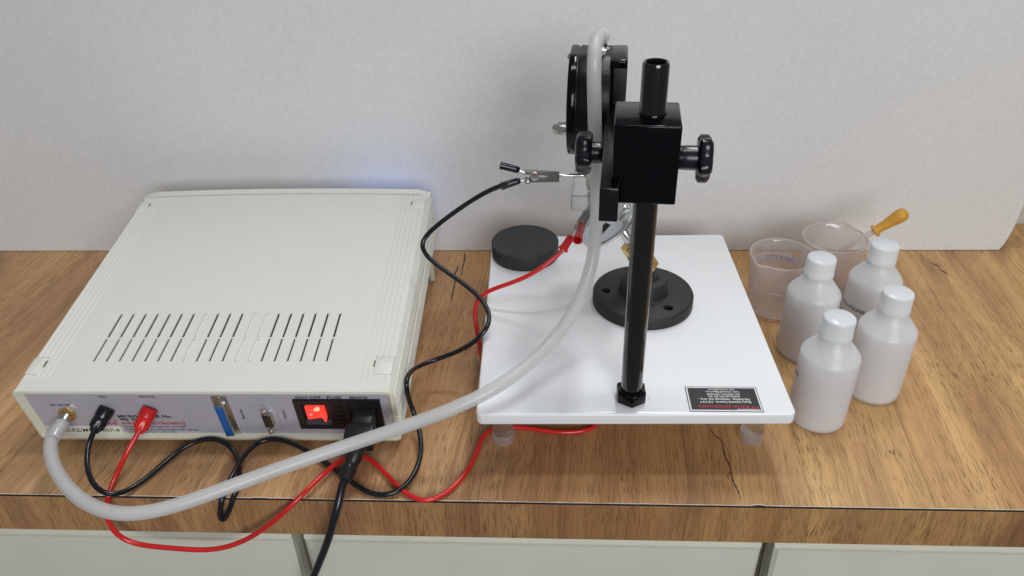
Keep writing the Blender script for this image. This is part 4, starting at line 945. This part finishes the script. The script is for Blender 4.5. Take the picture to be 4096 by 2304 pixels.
# printing that wraps round the bottle wall
def wrap(ang0, z0, R): return lambda x, y: Vector((R * math.cos(ang0 + x / R), R * math.sin(ang0 + x / R), z0 + y))
lettering('SOLUTIONS', M['ink'], I4, 0.0300, parent=bots[3], bold=0.02, height=0.0040, bend=wrap(math.radians(-158 - 30), 0.0420, 0.02500))
lettering('KIRAN', M['ink'], I4, 0.0200, parent=bots[3], bold=0.02, height=0.0040, bend=wrap(math.radians(-158 - 34), 0.0300, 0.02500))
lettering('SOLUTIONS', M['ink'], I4, 0.0300, parent=bots[0], bold=0.02, height=0.0036, bend=wrap(math.radians(-158 - 82), 0.0480, 0.02500))

# ================================================================== BEAKERS & DROPPER
def make_beaker(label, loc, hb, rr, rb, spout, water=None):
    t = thing('beaker', label, 'beaker', T(*loc), 'clear plastic beakers behind the bottles')
    def f(r, z, a):
        d = (a - spout + PI) % (2 * PI) - PI; k = max(0, (z - hb * 0.86) / (hb * 0.14)); s = math.exp(-(d / 0.20) ** 2)
        return (r + 0.0055 * k * s, z + 0.0006 * k * s)
    th = 0.0011
    out = [(0, 0.0), (rb - 0.002, 0.0), (rb - 0.0006, 0.0006), (rb, 0.002)] + [(rb + (rr - rb) * k, 0.002 + (hb - 0.004) * k) for k in (0.25, 0.5, 0.75, 0.86, 0.93, 1.0)] + [(rr + 0.0007, hb - 0.0013), (rr + 0.0009, hb - 0.0005), (rr + 0.0003, hb)]
    inn = [(rr - th, hb - 0.0010)] + [(rb + (rr - rb) * k - th, 0.002 + (hb - 0.004) * k) for k in (0.93, 0.86, 0.75, 0.5, 0.25)] + [(rb - th, 0.0026), (rb - 0.003, 0.0013), (0, 0.0013)]
    b = new(); lathe(b, out + inn, 88, fn=f); obj('glass_wall', b, M['beaker'], t, True, 60)
    b = new(); tube(b, [Vector((f(rr, hb, a)[0] * math.cos(a), f(rr, hb, a)[0] * math.sin(a), f(rr, hb, a)[1] - 0.0002)) for a in [2 * PI * k / 96 for k in range(97)]], 0.00105, 10, False); obj('rim', b, M['beaker_rim'], t)
    if water:
        rw = rb + (rr - rb) * (water / hb) - th - 0.0003
        b = new(); lathe(b, [(0, 0.0016), (rb - th - 0.0012, 0.0016), (rb - th - 0.0004, 0.003), (rw, water - 0.0003), (rw - 0.001, water), (0, water)], 56); obj('water', b, M['water'], t)
    return t
bk1 = make_beaker('empty clear beaker with pouring lip and WASTE strip, nearest the white board', (0.2420, 0.2790, 0), 0.068, 0.0325, 0.0272, math.radians(215))
bk2 = make_beaker('clear beaker of water with a dropper leaning in it, at the back', (0.3052, 0.3105, 0), 0.070, 0.0331, 0.0278, math.radians(60), 0.040)
# strip on the far wall of the first beaker
def strip(a0, a1, z0, z1, R, parent, mat):
    b = new(); n = 18; rows = []
    for k in range(n + 1):
        a = a0 + (a1 - a0) * k / n
        rows.append((b.verts.new((R * math.cos(a), R * math.sin(a), z0)), b.verts.new(((R + 0.0008) * math.cos(a), (R + 0.0008) * math.sin(a), z1))))
    for A, B in zip(rows, rows[1:]): b.faces.new((A[0], B[0], B[1], A[1]))
    return obj('paper_strip', b, mat, parent)
ps = strip(math.radians(38), math.radians(138), 0.0395, 0.0510, 0.0318, bk1, M['tape'])
lettering('WASTE', M['ink_grey'], I4, 0.0290, parent=ps, bold=0.0, height=0.0070, bend=wrap(math.radians(50), 0.0415, 0.03215))
lettering('BEAKER', M['ink'], I4, 0.0200, parent=bk2, bold=0.01, height=0.0040, bend=wrap(math.radians(178), 0.0170, 0.0300))
dr = thing('dropper', 'glass dropper with amber rubber bulb leaning on the beaker rim', 'dropper')
tip, top = Vector((0.2812, 0.3100, 0.0300)), Vector((0.3470, 0.3100, 0.0798))
m = along(tip, top); Ld = (top - tip).length
b = new(); lathe(b, [(0.0005, 0), (0.0009, 0.0), (0.0013, 0.010), (0.0017, 0.026), (0.0026, 0.034), (0.0033, 0.040), (0.0033, Ld), (0.0026, Ld), (0.0026, 0.041), (0.0009, 0.026), (0.0005, 0.002)], 24, m); obj('glass_tube', b, M['tubeglass'], dr)
mb = along(Vector((0.3436, 0.31, 0.0773)), Vector((0.3711, 0.31, 0.1000)))
b = new(); lathe(b, [(0.0030, 0.0), (0.0058, 0.0), (0.0068, 0.0008), (0.0070, 0.0020), (0.0064, 0.0032), (0.0048, 0.0040), (0.0046, 0.0060), (0.0050, 0.0120), (0.0060, 0.0200), (0.0070, 0.0262), (0.0073, 0.0300), (0.0069, 0.0332), (0.0054, 0.0360), (0.0030, 0.0376), (0, 0.0381)], 36, mb); obj('rubber_bulb', b, M['bulb'], dr)
